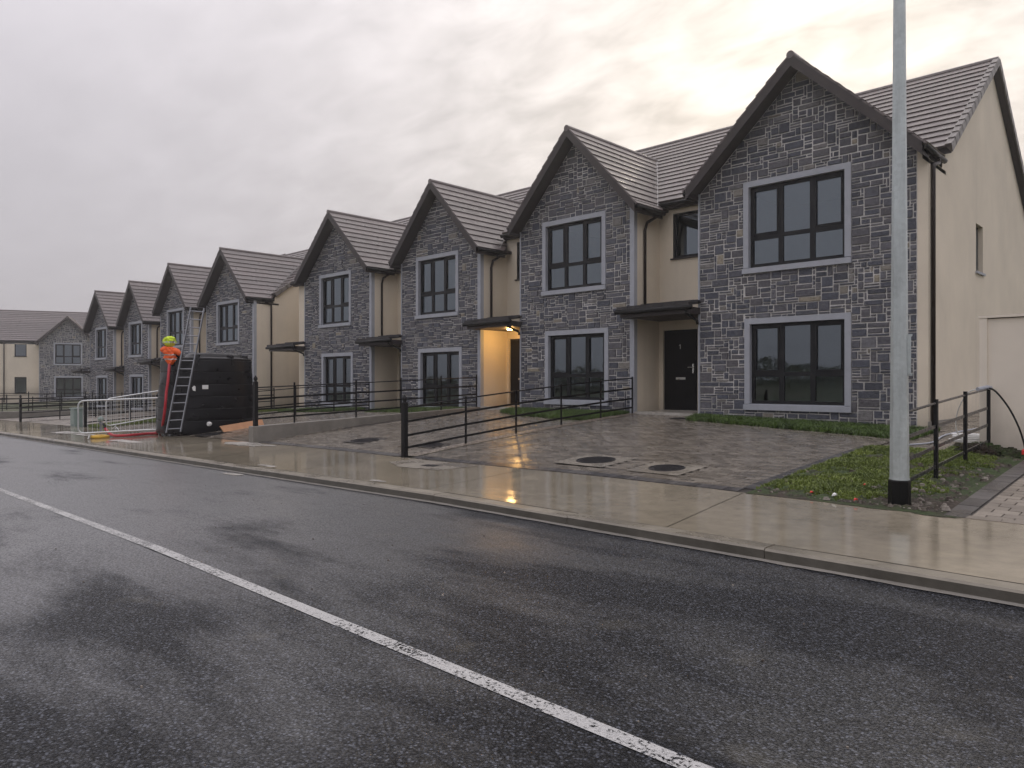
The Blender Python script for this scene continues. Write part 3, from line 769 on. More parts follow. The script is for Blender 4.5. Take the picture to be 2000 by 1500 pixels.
make_house(3, H3, 'stone gable house third from the lamp post, immediately left of the lit porch', -.33, 0, 300)
make_house(4, H4, 'last stone house of the nearer terrace, its door canopy jutting over the side passage', -.33, 0, 0, leftend=True)
S2 = -27.6
H5 = dict(H1); 
make_house(5, H1, 'first house of the far terrace, cream end wall facing the side gate', -.72, S2, 0, side='plain')
make_house(6, H2, 'second house of the far terrace, its gable just left of the ladder top', -.67, S2, 0)
make_house(7, H3, 'third house of the far terrace, seen left of the black tank', -1.03, S2, 0)
make_house(8, H4, 'farthest gable house of the far terrace, next to the house across the road end', -1.06, S2, 0, leftend=True)

# ------------------------------------------------------------------ houses at the edges of the view
def turn(root, loc, deg):
    root.location = loc; root.rotation_euler = (0, 0, R(deg))
HX = dict(xL=-8.2, xR=9.0, gx=(0, 4.75), ax=2.33, half=2.56, zap=7.02, ztip=4.57, wu=(1.15, 3.5), wl=(1.2, 3.55), door=-10.95, uw=(-2.05, -1.1))
r = make_house(9, HX, 'house across the far end of the road, seen face on left of the far terrace', variant='cross', group=None)
turn(r, (-78.55, 21.0, -.9-.95), 67.4)
def plain_house(x0, x1, y0, zb, ze, zr, depth, label, gable=False, rot=0):
    root = empty('house', ((x0+x1)/2, y0, zb), label, 'house')
    b = MB(); b.box(x0, x1, y0, y0+depth, zb, ze-.1); b.obj('rendered_wall', CREAM, root)
    b = MB(); ym = y0+depth/2
    for sg in (1, -1):
        ya = y0-.35 if sg > 0 else y0+depth+.35
        b.hexa([(x0-.2, ya, ze-.15), (x1+.2, ya, ze-.15), (x1+.2, ym, zr-.15), (x0-.2, ym, zr-.15), (x0-.2, ya, ze), (x1+.2, ya, ze), (x1+.2, ym, zr), (x0-.2, ym, zr)])
    b.poly([(x0, y0, ze-.1), (x0, y0+depth, ze-.1), (x0, ym, zr-.15)]); b.poly([(x1, y0, ze-.1), (x1, y0+depth, ze-.1), (x1, ym, zr-.15)])
    roof = b.obj('roof', FASCIA, root); fixn(roof)
    n = 15; L = hypot(depth/2+.35, zr-ze); st = L/n; cs, sn = (depth/2+.35)/L, (zr-ze)/L
    for i in range(n):
        q = MB(); q.cur = random.random(); P = lambda d, t: Vector((t, y0-.38+d*cs, ze-.02+d*sn))
        course(q, P, (0, -sn, cs), i*st-.03, (i+1)*st+.03, x0-.2, x1+.2, x0-.2, x1+.2); q.obj('tile_course', TILE, roof, tones=True)
    tubeobj('gutter', [(x0-.2, y0-.44, ze-.1), (x1+.2, y0-.44, ze-.1)], .06, BLACKU, root)
    for k, x in enumerate(frange(x0+1.5, x1-2.7, 3.4)):
        for zz in (zb+.9, zb+3.7):
            q = MB(); q.box(x, x+1.3, y0-.02, y0+.02, zz, zz+1.2); w = q.obj('window', FRAME, root)
            q = MB(); q.poly([(x+.07, y0-.03, zz+.07), (x+1.23, y0-.03, zz+.07), (x+1.23, y0-.03, zz+1.13), (x+.07, y0-.03, zz+1.13)]); q.obj('pane', GLASS, w)
    adopt(root); return root
plain_house(-9.6, 4.5, 44, -.7, 4.85, 7.1, 8.2, 'tiled house standing far behind the garden wall, just visible past the near gable end')

# ------------------------------------------------------------------ driveways
def W(px, py, w):            # a point seen in the photograph at a known depth
    u = (px-1000)/1445; v = (745-py)/1445; r_ = u*w
    return Vector((r_*C_-w*S_, r_*S_+w*C_, v*w))
def cam_size(x, y, z, s):
    w = -x*S_+y*C_; return s/w if w > .5 else 0
def inview(x, y, z):
    w = -x*S_+y*C_
    if w < .5: return False
    u = (x*C_+y*S_)/w; return abs(u) < .70
def driveway(name, x0, x1, y0, y1, keep, m, indiv, L=.2, Wd=.1, bed=SAND, lift=0, gap=.0055, ext=(0, 0), kind='structure'):
    nx = max(2, int((x1-x0)/.6)); ny = max(2, int((y1-y0)/.6))
    root = sheet(name, frange(x0-ext[0], x1, (x1-x0)/nx), frange(y0-ext[1], y1, (y1-y0)/ny), bed, lambda x, y: G(x, y)-.012+lift, kind=kind)
    items = []
    ny = int((y1-y0)/Wd)
    for j in range(ny):
        y = y0+j*Wd; off = (L/2 if j % 2 else 0)
        x = x0-off
        while x < x1:
            a, c = max(x, x0), min(x+L, x1)
            if c-a > L*.3 and keep((a+c)/2, y+Wd/2): items.append((a, c, y, y+Wd))
            x += L
    rnd = random.Random(len(items))
    if indiv: items.sort(key=lambda q: -cam_size((q[0]+q[1])/2, (q[2]+q[3])/2, 0, 1)*(1 if inview((q[0]+q[1])/2, q[2], -1.3) else .1))
    big = MB(); c_ = 0
    for a, c, e, f in items:
        mb = MB() if c_ < indiv else big
        dz = rnd.uniform(-.0018, .0018)+lift; tx = rnd.uniform(-.002, .002); ty_ = rnd.uniform(-.0014, .0014); mb.cur = rnd.random()
        P = [(a+gap, e+gap), (c-gap, e+gap), (c-gap, f-gap), (a+gap, f-gap)]
        ch = .004
        Q = [(a+gap+ch, e+gap+ch), (c-gap-ch, e+gap+ch), (c-gap-ch, f-gap-ch), (a+gap+ch, f-gap-ch)]
        lo = [(p[0], p[1], G(*p)-.014+lift) for p in P]; hi = [(p[0], p[1], G(*p)+dz-.003) for p in P]; tp = [(p[0], p[1], G(*p)+dz+(tx if k in (0, 3) else -tx)+(ty_ if k in (0, 1) else -ty_)) for k, p in enumerate(Q)]
        b = len(mb.v); mb.v += hi+tp; mb.f += [(b+4, b+5, b+6, b+7), (b, b+1, b+5, b+4), (b+1, b+2, b+6, b+5), (b+2, b+3, b+7, b+6), (b+3, b, b+4, b+7)]; mb.tone += [mb.cur]*5
        if gap > .003:
            b = len(mb.v); mb.v += lo+hi; mb.f += [(b, b+1, b+5, b+4), (b+1, b+2, b+6, b+5), (b+2, b+3, b+7, b+6), (b+3, b, b+4, b+7)]; mb.tone += [mb.cur]*4
        if c_ < indiv: mb.obj('paver', m, root, tones=True); c_ += 1
    if big.f: big.obj('paver_field', m, root, kind='stuff', tones=True)
    return root
def edging(root, pts, wd, L, m, name='edging_paver'):
    """a row of dark blocks following a line of points, each block a part"""
    rnd = random.Random(3)
    for (ax_, ay), (bx, by) in zip(pts, pts[1:]):
        d = Vector((bx-ax_, by-ay)); n = int(d.length/L); d.normalize(); nr = Vector((-d.y, d.x))
        for i in range(n):
            q = MB(); q.cur = rnd.random(); dz = rnd.uniform(-.0015, .002)
            s0 = Vector((ax_, ay))+d*(i*L+.003); s1 = Vector((ax_, ay))+d*((i+1)*L-.003)
            P = [s0-nr*wd/2, s1-nr*wd/2, s1+nr*wd/2, s0+nr*wd/2]
            q.hexa([(p.x, p.y, G(p.x, p.y)-.02) for p in P]+[(p.x, p.y, G(p.x, p.y)+.004+dz) for p in P], False)
            q.obj(name, m, root, tones=True)
MH = [(-7.42, 9.62, .32, 1.0), (-6.02, 9.53, .27, .9), (-13.97, 9.66, .32, .0), (-11.75, 9.75, .25, 0), (-20.3, 8.98, .33, 0)]
def nomh(x, y):
    for mx, my, r_, s in MH:
        h = s/2 if s else r_+.06
        if abs(x-mx) < h and abs(y-my) < h: return False
    return True
g1 = lambda x: interp([(-9.25, 15.95), (-9.0, 15.05), (-7, 14.78), (-4.4, 14.3), (-2, 14.0)], x)
g2 = lambda x: interp([(-15.5, 15.9), (-15.2, 15.2), (-14, 14.55), (-11.9, 14.2), (-11.2, 14.2)], x)
def k1(x, y): return nomh(x, y) and not (x > -9.3 and y > g1(x)) and not (x > -4.42 and y < 13.15)
D1 = driveway('driveway', -10.92, -4.25, 8.78, 16.0, k1, PAVER, 300, ext=(.03, .22))
edging(D1, [(-10.9, 8.67), (-4.3, 8.67)], .2, .1, DARKP)
edging(D1, [(-4.35, 8.78), (-4.35, 13.1), (-3.3, 13.1)], .17, .1, DARKP)
D1b = driveway('side_path', -4.2, -2.8, 13.15, 25.5, lambda x, y: not (y > g1(x) and y < 16 and x < -3.9), PAVER, 0)
D2 = driveway('driveway', -16.85, -11.28, 8.78, 16.0, lambda x, y: nomh(x, y) and not (x > -15.4 and y > g2(x)), PAVER, 300, ext=(.2, .22))
edging(D2, [(-16.8, 8.67), (-11.3, 8.67)], .2, .1, DARKP)
g3 = lambda x: 14.6 if x > -20.9 else 16
D3 = driveway('driveway', -22.6, -17.12, 8.6, 16.0, lambda x, y: nomh(x, y) and y < g3(x), PAVER, 0)
D4 = driveway('driveway', -28.4, -23.0, 8.6, 16.0, lambda x, y: not (x > -27 and y > 14.8), PAVER, 0)
for a, c in ((-38.5, -31.9), (-44.4, -39.0), (-50.1, -44.75), (-57.5, -50.7)):
    driveway('driveway', a, c, 8.6, 16.2, lambda x, y: y < 14.9 or x < a+1.9, PALEP, 0, .4, .2, gap=.006)  # far paving coloured paler to imitate the sky reflected in it
D9 = driveway('neighbour_driveway', -1.88, 4.2, 8.42, 16, lambda x, y: not (y < 8.62), PALEP, 300, .24, .16, gap=.006, ext=(.24, 0))
edging(D9, [(-2.0, 8.5), (-2.0, 13.2)], .2, .2, DARKP)
edging(D9, [(-1.9, 8.56), (4.0, 8.56)], .14, .3, PALEP)

def rough_strip(name, x0, x1, y0, y1, m, lift=.006, amp=.012, kind='structure', keep=None, st=.05, lab=None):
    b = MB(); xs, ys = frange(x0, x1, st), frange(y0, y1, st)
    for y in ys:
        for x in xs: b.v.append((x, y, G(x, y)+lift*min(1, 14*min(x-x0, x1-x, y-y0, y1-y)+.3)+min(1, 8*min(x-x0, x1-x, y-y0, y1-y))*(amp*mn.noise((x*11, y*11, 2))+amp*.6*mn.noise((x*29, y*29, 5)))))
    n = len(xs)
    for j in range(len(ys)-1):
        for i in range(n-1):
            if keep and not keep(xs[i]+st/2, ys[j]+st/2): continue
            b.f.append((j*n+i, j*n+i+1, (j+1)*n+i+1, (j+1)*n+i)); b.tone.append(random.random())
    return b.obj(name, m, kind=kind, tones=True, smooth=True)
rough_strip('gravel_strip', -11.25, -10.95, 8.7, 16, COB, .012, .03, kind='stuff', st=.03)
rough_strip('gravel_strip', -22.95, -22.65, 8.6, 16, COB, .006, .02, kind='stuff')
# grass
def grass(name, x0, x1, y0, y1, keep, n, h=(.03, .07), m=GRASSM, seed=1, dens=None):
    rnd = random.Random(seed); b = MB(); c_ = 0; tries = 0
    while c_ < n and tries < n*8:
        tries += 1
        x, y = rnd.uniform(x0, x1), rnd.uniform(y0, y1)
        if not keep(x, y): continue
        dn = mn.noise((x*1.1, y*1.1, 4))*.6+mn.noise((x*3.5, y*3.5, 9))*.55+.30 if dens is None else dens(x, y)
        if dn < rnd.random()*.55: continue
        hh = rnd.uniform(*h)*(.6+max(0, dn)*.8); a = rnd.uniform(0, 2*pi); wd = rnd.uniform(.004, .009); ln = rnd.uniform(.2, 1.1)*hh; la = rnd.uniform(0, 2*pi)
        z = G(x, y)+.005; dx, dy = cos(a)*wd, sin(a)*wd; lx, ly = cos(la)*ln, sin(la)*ln
        b.cur = min(1, max(0, rnd.gauss(.5, .22)+mn.noise((x*2.2, y*2.2, 1))*.5))
        b.poly([(x-dx, y-dy, z-.01), (x+dx, y+dy, z-.01), (x+dx*.7+lx*.45, y+dy*.7+ly*.45, z+hh*.65), (x-dx*.7+lx*.45, y-dy*.7+ly*.45, z+hh*.65)])
        b.poly([(x-dx*.7+lx*.45, y-dy*.7+ly*.45, z+hh*.65), (x+dx*.7+lx*.45, y+dy*.7+ly*.45, z+hh*.65), (x+lx, y+ly, z+hh)])
        c_ += 1
    return b.obj(name, m, kind='stuff', tones=True)
def pk(x, y): return -4.24 < x < -2.12 and 8.57 < y < 13.0 or (-4.24 < x < -3.2 and False)
rough_strip('verge_soil', -4.26, -2.1, 8.5, 13.9, SOIL, .012, .045, keep=lambda x, y: y < 13.0 or x > -3.2, st=.04)
dens = lambda x, y: .55+mn.noise((x*1.3, y*1.3, 4))*.9+mn.noise((x*5, y*5, 9))*.6-max(0, (x+2.95))*1.1-max(0, 8.95-y)*2.2-1.6*math.exp(-((x+2.5)**2+(y-8.7)**2)/.12)-max(0, x+3.0)*max(0, 10.2-y)*.5
grass('verge_grass', -4.26, -2.1, 8.6, 13.9, lambda x, y: y < 13.0 or x > -3.2, 60000, (.018, .048), GRASSM, 1, dens)
rough_strip('garden_soil', -9.3, -4.25, 14.0, 16.0, SOIL, .02, .03, keep=lambda x, y: y > g1(x), st=.08)
grass('front_grass', -9.3, -4.0, 14.0, 16.0, lambda x, y: y > g1(x)-.03, 26000, (.04, .08), GRASSD, 2, lambda x, y: .8)
rough_strip('garden_soil', -15.5, -11.2, 14.0, 16.0, SOIL, .02, .03, keep=lambda x, y: y > g2(x), st=.08)
grass('front_grass', -15.5, -11.2, 14.0, 16.0, lambda x, y: y > g2(x)-.03, 16000, (.04, .09), GRASSD, 3, lambda x, y: .8)
rough_strip('garden_soil', -20.9, -17.1, 14.5, 16.0, SOIL, .02, .03, st=.1); grass('front_grass', -20.9, -17.1, 14.4, 16, lambda x, y: True, 9000, (.05, .1), GRASSD, 4, lambda x, y: .8)
rough_strip('garden_soil', -27.2, -23, 14.7, 16.0, SOIL, .02, .03, st=.1); grass('front_grass', -27.2, -23, 14.6, 16, lambda x, y: True, 8000, (.05, .1), GRASSD, 5, lambda x, y: .8)
rough_strip('garden_soil', -29.85, -28.4, 8.6, 16.0, SOIL, .02, .03, st=.1); grass('front_grass', -29.85, -28.4, 8.6, 16, lambda x, y: True, 14000, (.05, .11), GRASSM, 6, lambda x, y: .8)
rough_strip('garden_soil', -37, -31.9, 14.9, 16.1, SOIL, .02, .03, st=.15); grass('front_grass', -37, -31.9, 14.8, 16, lambda x, y: True, 7000, (.06, .12), GRASSD, 7, lambda x, y: .8)
# stones, clods and a little heap of soil in the verge
rnd = random.Random(5); b = MB()
def pebble(b, x, y, z, r_):
    c0 = len(b.v); a0 = rnd.uniform(0, 6); sq = rnd.uniform(.4, .8); el = rnd.uniform(.6, 1)
    for k in range(6):
        a = a0+k*pi/3; rr = r_*rnd.uniform(.8, 1.1); b.v.append((x+rr*cos(a), y+rr*el*sin(a), z-r_*.2))
    for k in range(6):
        a = a0+k*pi/3+.3; rr = r_*rnd.uniform(.55, .8); b.v.append((x+rr*cos(a), y+rr*el*sin(a), z+r_*sq))
    t = rnd.random()
    for k in range(6): k2 = (k+1) % 6; b.f.append((c0+k, c0+k2, c0+6+k2, c0+6+k)); b.tone.append(t)
    b.f.append(tuple(c0+6+k for k in range(6))); b.tone.append(t)
for i in range(1500):
    x, y = rnd.uniform(-4.2, -2.12), 8.58+rnd.random()**1.6*5
    if rnd.random() > .12+max(0, min(1, (x+3.3)))*.75+max(0, 9.0-y)*.5: continue
    pebble(b, x, y, G(x, y)+.02, rnd.choice((.006, .009, .012, .018, .03, .045 if rnd.random() < .3 else .01)))
b.obj('gravel', PEBM, kind='stuff', tones=True)
b = MB()
for i in range(420):
    t = rnd.random(); x = -2.95+t*.85+rnd.gauss(0, .08); y = 13.18-rnd.random()*.38; pebble(b, x, y, G(x, y)+.03+max(0, .13-abs(t-.25)*.2)*rnd.random(), rnd.uniform(.02, .06))
b.obj('soil_heap', SOIL, kind='stuff')
b = MB()
for i in range(160):
    x = rnd.uniform(-60, 3); y = rnd.uniform(3, 5.8)
    if rnd.random() < .5: x = rnd.uniform(-9, 0); y = rnd.uniform(.8, 5.7)
    pebble(b, x, y, kt(x)-.108, rnd.uniform(.004, .011))
b.obj('grit', PEBM, kind='stuff', tones=True)

# ------------------------------------------------------------------ drain and manhole covers, patches
def manhole(x, y, r_, slab, label, grp='round manhole covers in the driveways'):
    root = empty('manhole_cover', (x, y, G(x, y)), label, 'manhole cover', grp)
    h = slab/2 if slab else r_+.05
    b = MB(); n = 32
    sq = []
    for k in range(n):
        a = 2*pi*k/n; c_, s_ = cos(a), sin(a); m_ = max(abs(c_), abs(s_)); sq.append((x+h*c_/m_, y+h*s_/m_))
    for k in range(n):
        k2 = (k+1) % n; i1 = (x+r_*cos(2*pi*k/n), y+r_*sin(2*pi*k/n)); i2 = (x+r_*cos(2*pi*k2/n), y+r_*sin(2*pi*k2/n))
        zz = lambda p: (p[0], p[1], G(x, y)+(p[1]-y)*.07+.003)
        b.poly([zz(sq[k]), zz(sq[k2]), zz(i2), zz(i1)])
    b.obj('concrete_surround', SURR if slab else SAND, root)
    zt = lambda px_, py_, e: (px_, py_, G(x, y)+(py_-y)*.07+e)
    b = MB(); 
    for k in range(n):
        a, a2 = 2*pi*k/n, 2*pi*(k+1)/n
        for (ra, ea), (rb, eb) in (((r_, -.01), (r_, .012)), ((r_, .012), (r_-.022, .012)), ((r_-.022, .012), (r_-.022, .002))):
            b.poly([zt(x+ra*cos(a), y+ra*sin(a), ea), zt(x+ra*cos(a2), y+ra*sin(a2), ea), zt(x+rb*cos(a2), y+rb*sin(a2), eb), zt(x+rb*cos(a), y+rb*sin(a), eb)])
    b.obj('rim', IRON, root)
    b = MB(); rr = r_-.024
    b.poly([zt(x+rr*cos(2*pi*k/n), y+rr*sin(2*pi*k/n), .004) for k in range(n)]); st = .045
    i = -rr
    while i < rr:
        j = -rr
        while j < rr:
            if i*i+j*j < (rr-.03)**2:
                P = [(x+i, y+j), (x+i+.026, y+j), (x+i+.026, y+j+.026), (x+i, y+j+.026)]
                b.hexa([zt(p[0], p[1], .004) for p in P]+[zt(p[0], p[1], .010) for p in P], False)
            j += st
        i += st
    b.obj('lid', IRON, root); adopt(root)
manhole(*MH[0], 'larger round iron cover in a pale concrete square on the nearest driveway')
manhole(*MH[1], 'smaller round iron cover in a pale concrete square nearest the pavement and lamp post')
manhole(*MH[2], 'round iron cover on the second driveway, midway between fence and low wall')
manhole(*MH[3], 'small round iron cover tucked behind the gravel strip of the nearest long fence')
manhole(*MH[4], 'round iron cover in the wet paving beside the black tank')
def flatcover(x, y, a, c, label):
    root = empty('drain_cover', (x, y, G(x, y)), label, 'drain cover')
    zt = lambda p, e: (p[0], p[1], G(*p)+e)
    P = [(x-a, y-c), (x+a, y-c), (x+a, y+c), (x-a, y+c)]
    b = MB(); b.hexa([zt(p, -.02) for p in P]+[zt(p, .008) for p in P]); b.obj('frame', IRON, root)
    for i in range(6):
        b = MB(); x0 = x-a+.02+i*(2*a-.04)/6; x1 = x0+(2*a-.04)/6-.012; Q = [(x0, y-c+.02), (x1, y-c+.02), (x1, y+c-.02), (x0, y+c-.02)]
        b.hexa([zt(p, .008) for p in Q]+[zt(p, .014) for p in Q], False); b.obj('bar', IRON, root)
    adopt(root)
flatcover(-9.6, 7.95, .17, .09, 'small rectangular iron cover set in the pavement before the end post')
flatcover(-9.25, 15.3, .26, .12, 'dark rectangular drain grate before the nearest front door')
def patch(name, pts, m, lift=.004):
    b = MB(); b.poly([(x, y, G(x, y)+lift) for x, y in pts]); return b.obj(name, m, kind='structure')
def blob(cx, cy, rx, ry, n=40, seed=0, rot=0):
    o = []
    for k in range(n):
        a = 2*pi*k/n; q = 1+.45*mn.noise((cos(a)*1.6, sin(a)*1.6, seed))+.18*mn.noise((cos(a)*5, sin(a)*5, seed+3)); x, y = rx*cos(a)*q, ry*sin(a)*q
        o.append((cx+x*cos(rot)-y*sin(rot), cy+x*sin(rot)+y*cos(rot)))
    return o
patch('concrete_patch', [(-9.95, 7.55), (-9.0, 7.6), (-8.9, 8.4), (-10.6, 8.45), (-10.7, 7.9)], SURR)
patch('concrete_patch', blob(-16.7, 8.2, 1.0, .27, seed=2), PALE)
patch('concrete_patch', [(-27.9, 6.9), (-26.3, 6.95), (-26.2, 7.45), (-28.0, 7.4)], PALE)
patch('concrete_patch', [(-25.9, 7.0), (-24.6, 7.0), (-24.7, 7.35), (-26.0, 7.35)], PALE)
patch('concrete_patch', [(-21.8, 6.75), (-19.9, 6.8), (-19.9, 7.05), (-21.7, 7.1)], PALE)
patch('concrete_patch', blob(-12.05, 6.28, .35, .07, seed=8), PALE, .006)
patch('concrete_patch', blob(-8.75, 6.25, .16, .06, seed=9), PALE, .006)
b = MB()
for (cx, cy, rx, ry, sd_) in ((-12.2, 5.75, .32, .1, 1),):
    b.poly([(x, y, kt(x)-.104) for x, y in blob(cx, cy, rx, ry, seed=sd_)])
b.obj('mortar_spill', PALE, kind='structure')

# ------------------------------------------------------------------ low walls and fences
def low_wall(x0, x1, prof, label):
    root = MB(); ys = [p[0] for p in prof]
    secs = []
    for (ya, za), (yb, zb) in zip(prof, prof[1:]):
        root.hexa([(x0, ya, G(x0, ya)-.3), (x1, ya, G(x1, ya)-.3), (x1, yb, G(x1, yb)-.3), (x0, yb, G(x0, yb)-.3), (x0, ya, za), (x1, ya, za), (x1, yb, zb), (x0, yb, zb)])
    o = root.obj('low_wall', KFACE, None, label, 'low wall')
    m_ = o.modifiers.new('bev', 'BEVEL'); m_.width = .012; m_.segments = 2; m_.limit_method = 'ANGLE'; return o
low_wall(-17.08, -16.84, [(8.44, -1.085), (15.95, -.80)], 'low concrete retaining wall under the second fence, beside the black tank')
x5 = -44.55
low_wall(x5-.24, x5, [(8.44, kt(x5)+.42), (16.0, pad(x5)+.06)], 'far low concrete retaining wall with fence, left behind the barriers')
def fence(x, ys, zb, heights, label, endpost=True, hgt=.95, shiny=False, group='black estate rail fences between the driveways', pw=.042, tops=None, railm=None):
    root = empty('rail_fence', (x, ys[0], zb(ys[0])), label, 'fence', group)
    for k, y in enumerate(ys):
        b = MB()
        if k == 0 and endpost:
            w = .046; b.box(x-w, x+w, y-w, y+w, zb(y)-.05, zb(y)+hgt+.05)
            p = b.obj('end_post', FENCEM, root)
            q = MB(); q.lathe((x, y, zb(y)+hgt+.05), [(.06, 0), (.062, .02), (.03, .035), (.032, .05), (.052, .085), (.045, .12), (.012, .165), (.0, .18)], 12); q.obj('finial', FENCEM, p, smooth=True)
        else:
            b.box(x-.009 if not shiny else x-.022, x+.009 if not shiny else x+.022, y-pw/2, y+pw/2, zb(y)-.05, zb(y)+hgt+.02); b.obj('post', FENCEM, root)
    for i, h in enumerate(heights):
        a, c = ys[0], ys[-1]
        q = MB(); pts = [(x, y, zb(y)+h) for y in ys]
        if i == 0: q.tube(pts, .016, 6)
        else:
            for p, r_ in zip(pts, pts[1:]): q.beam(p, r_, .014, .042)
        q.obj('rail', railm if railm is not None else FENCEM, root)
    adopt(root); return root
HS = (.93, .66, .40, .17)
ys_a = [8.56, 10.11, 11.58, 13.09, 14.59, 15.93]
fence(-11.1, ys_a, lambda y: G(-11.1, y), HS, 'nearest black rail fence, its thick end post at the pavement before the first driveway')
zw = lambda y: -1.085+(y-8.44)*.038
fence(-16.96, [8.56, 9.6, 11.44, 12.95, 14.45, 15.9], zw, HS, 'black rail fence standing on the low concrete wall right of the tank', hgt=1.0)
fence(-22.8, [8.45, 9.95, 11.45, 12.95, 14.45, 15.95], lambda y: G(-22.8, y), HS, 'black rail fence starting left of the tank and running on behind it', hgt=1.0)
fence(-30.0, [8.56, 10.1, 11.6, 13.1, 14.6, 16.0], lambda y: G(-30, y), HS, 'black rail fence behind the barriers, seen left of the far end grass strip')
fence(-38.75, [8.45, 10.0, 11.5, 13.0, 14.5, 16.0], lambda y: G(-38.75, y), HS, 'black rail fence whose end post stands left of the grey cabinet', hgt=1.0)
zw2 = lambda y: kt(x5)+.42+(y-8.44)*(pad(x5)+.06-kt(x5)-.42)/7.56
fence(x5-.12, [8.6, 10.1, 11.6, 13.1, 14.6, 15.9], zw2, HS, 'black rail fence on the far low wall at the left edge', hgt=1.0)
fence(-50.4, [8.6, 10.1, 11.6, 13.1, 14.6, 15.9], lambda y: G(-50.4, y), HS, 'farthest black rail fence before the last gable house of the row', hgt=1.0)
RAILG = simple('wet_rail_paint', (.055, .056, .06), .22, .4, .1)
fence(-2.66, [9.02, 10.45, 11.9, 13.3], lambda y: G(-2.66, y), (.97, .68, .42, .17), 'short rail fence on the grass just behind the lamp post, cable tied to it', endpost=False, hgt=1.0, shiny=True, group=None, pw=.05, railm=RAILG)
# cross fence before the house over the end of the road
root = empty('rail_fence', (-66, 14, kt(-66)), 'distant black rail fence running in front of the house at the end of the road', 'fence')
pts = [(-66+.384*t, 8+.923*t) for t in (-7, -4.5, -2, .5, 3, 5.5, 8, 10.5)]
for (x, y) in pts:
    q = MB(); q.box(x-.03, x+.03, y-.03, y+.03, G(x, y)-.2, G(x, y)+1.05); q.obj('post', FENCEM, root)
for h in (.98, .7, .42, .18):
    q = MB()
    for p, r_ in zip(pts, pts[1:]): q.beam((*p, G(*p)+h), (*r_, G(*r_)+h), .03, .035)
    q.obj('rail', FENCEM, root)
adopt(root)
# cream garden wall at right
b = MB(); wz = .97
b.box(-2.72, 6, 13.42, 13.64, -1.5, wz); gw = empty('garden_wall', (-2.7, 13.4, -1.1), 'smooth cream garden wall at the right edge behind the short fence', 'garden wall')
b.obj('rendered_wall', WHITEW, gw)
b = MB(); b.box(-2.80, -2.70, 13.39, 13.67, -1.5, wz+.015); b.obj('corner_bead', WHITEW, gw)
b = MB(); b.box(-2.82, 6, 13.38, 13.68, wz+.016, wz+.05); b.obj('coping', WHITEW, gw); adopt(gw)
# timber side gate between the terraces
sg = empty('side_gate', (-31.2, 18.3, -1.1), 'narrow brown timber gate closing the side passage by the cream end wall', 'gate')
for i in range(9):
    q = MB(); a = -31.85+i*.155; q.box(a+.004, a+.150, 18.28, 18.30+.012*(i % 2), -1.15, .78); q.obj('board', TIMBER, sg)
q = MB(); q.box(-31.88, -31.80, 18.30, 18.40, -1.2, .82); q.obj('gate_post', BROWNP, sg)
q = MB(); q.box(-30.45, -30.37, 18.30, 18.40, -1.2, .82); q.obj('gate_post', BROWNP, sg); adopt(sg)
q = MB(); q.box(-30.37, -29.92, 18.28, 18.42, -1.2, .9); q.obj('side_wall', CREAM, None, 'short cream wall stub joining the timber gate to the nearer terrace', 'wall')

# ------------------------------------------------------------------ lamp post
lp = empty('street_lamp', (-2.60, 8.80, -1.36), 'tall octagonal galvanised lamp post with black base standing in the grass verge', 'street lamp')
lx, ly = -2.60, 8.80; zb = G(lx, ly)
rad = lambda z: .1-(z-zb)*.0071
b = MB(); b.lathe((lx, ly, 0), [(rad(z), z) for z in (zb+.26, zb+1.0, 2.2, 4.0, 6.3)], 8, R(22.5+44)); b.obj('shaft', GALV, lp)
b = MB(); b.lathe((lx, ly, 0), [(.113, zb-.1), (.113, zb+.26), (.103, zb+.275)], 8, R(22.5+44)); b.obj('painted_base', BLACKP, lp)
b = MB(); b.lathe((lx, ly, 0), [(.104, zb+.275), (.104, zb+.29)], 8, R(22.5+44)); b.obj('weld_band', LINE if False else GALV, lp)
dr = Vector((C_*.93+S_*.36, S_*.93-C_*.36, 0)); dr.normalize(); sd_ = Vector((-dr.y, dr.x, 0))
def obox(b, c, dx, wx, dy, wy, z0, z1):
    c = Vector(c); P = [c-dx*wx-dy*wy, c+dx*wx-dy*wy, c+dx*wx+dy*wy, c-dx*wx+dy*wy]
    b.hexa([(p.x, p.y, z0) for p in P]+[(p.x, p.y, z1) for p in P])
b = MB(); obox(b, Vector((lx, ly, 0))+dr*.088, dr, .022, sd_, .034, .08, .50); b.obj('access_door', GALV, lp)
for z in (.075, .505):
    b = MB(); obox(b, Vector((lx, ly, 0))+dr*.095, dr, .028, sd_, .026, z-.012, z+.012); b.obj('door_clip', GALV, lp)
b = MB(); b.tube([(lx, ly, 6.25), (lx-.02, ly-.06, 6.55), (lx-.04, ly-.6, 6.65)], .035, 8); a_ = b.obj('bracket_arm', GALV, lp)
b = MB(); b.box(lx-.14, lx+.06, ly-1.25, ly-.55, 6.60, 6.70); b.obj('lantern', CAB, lp)
adopt(lp)

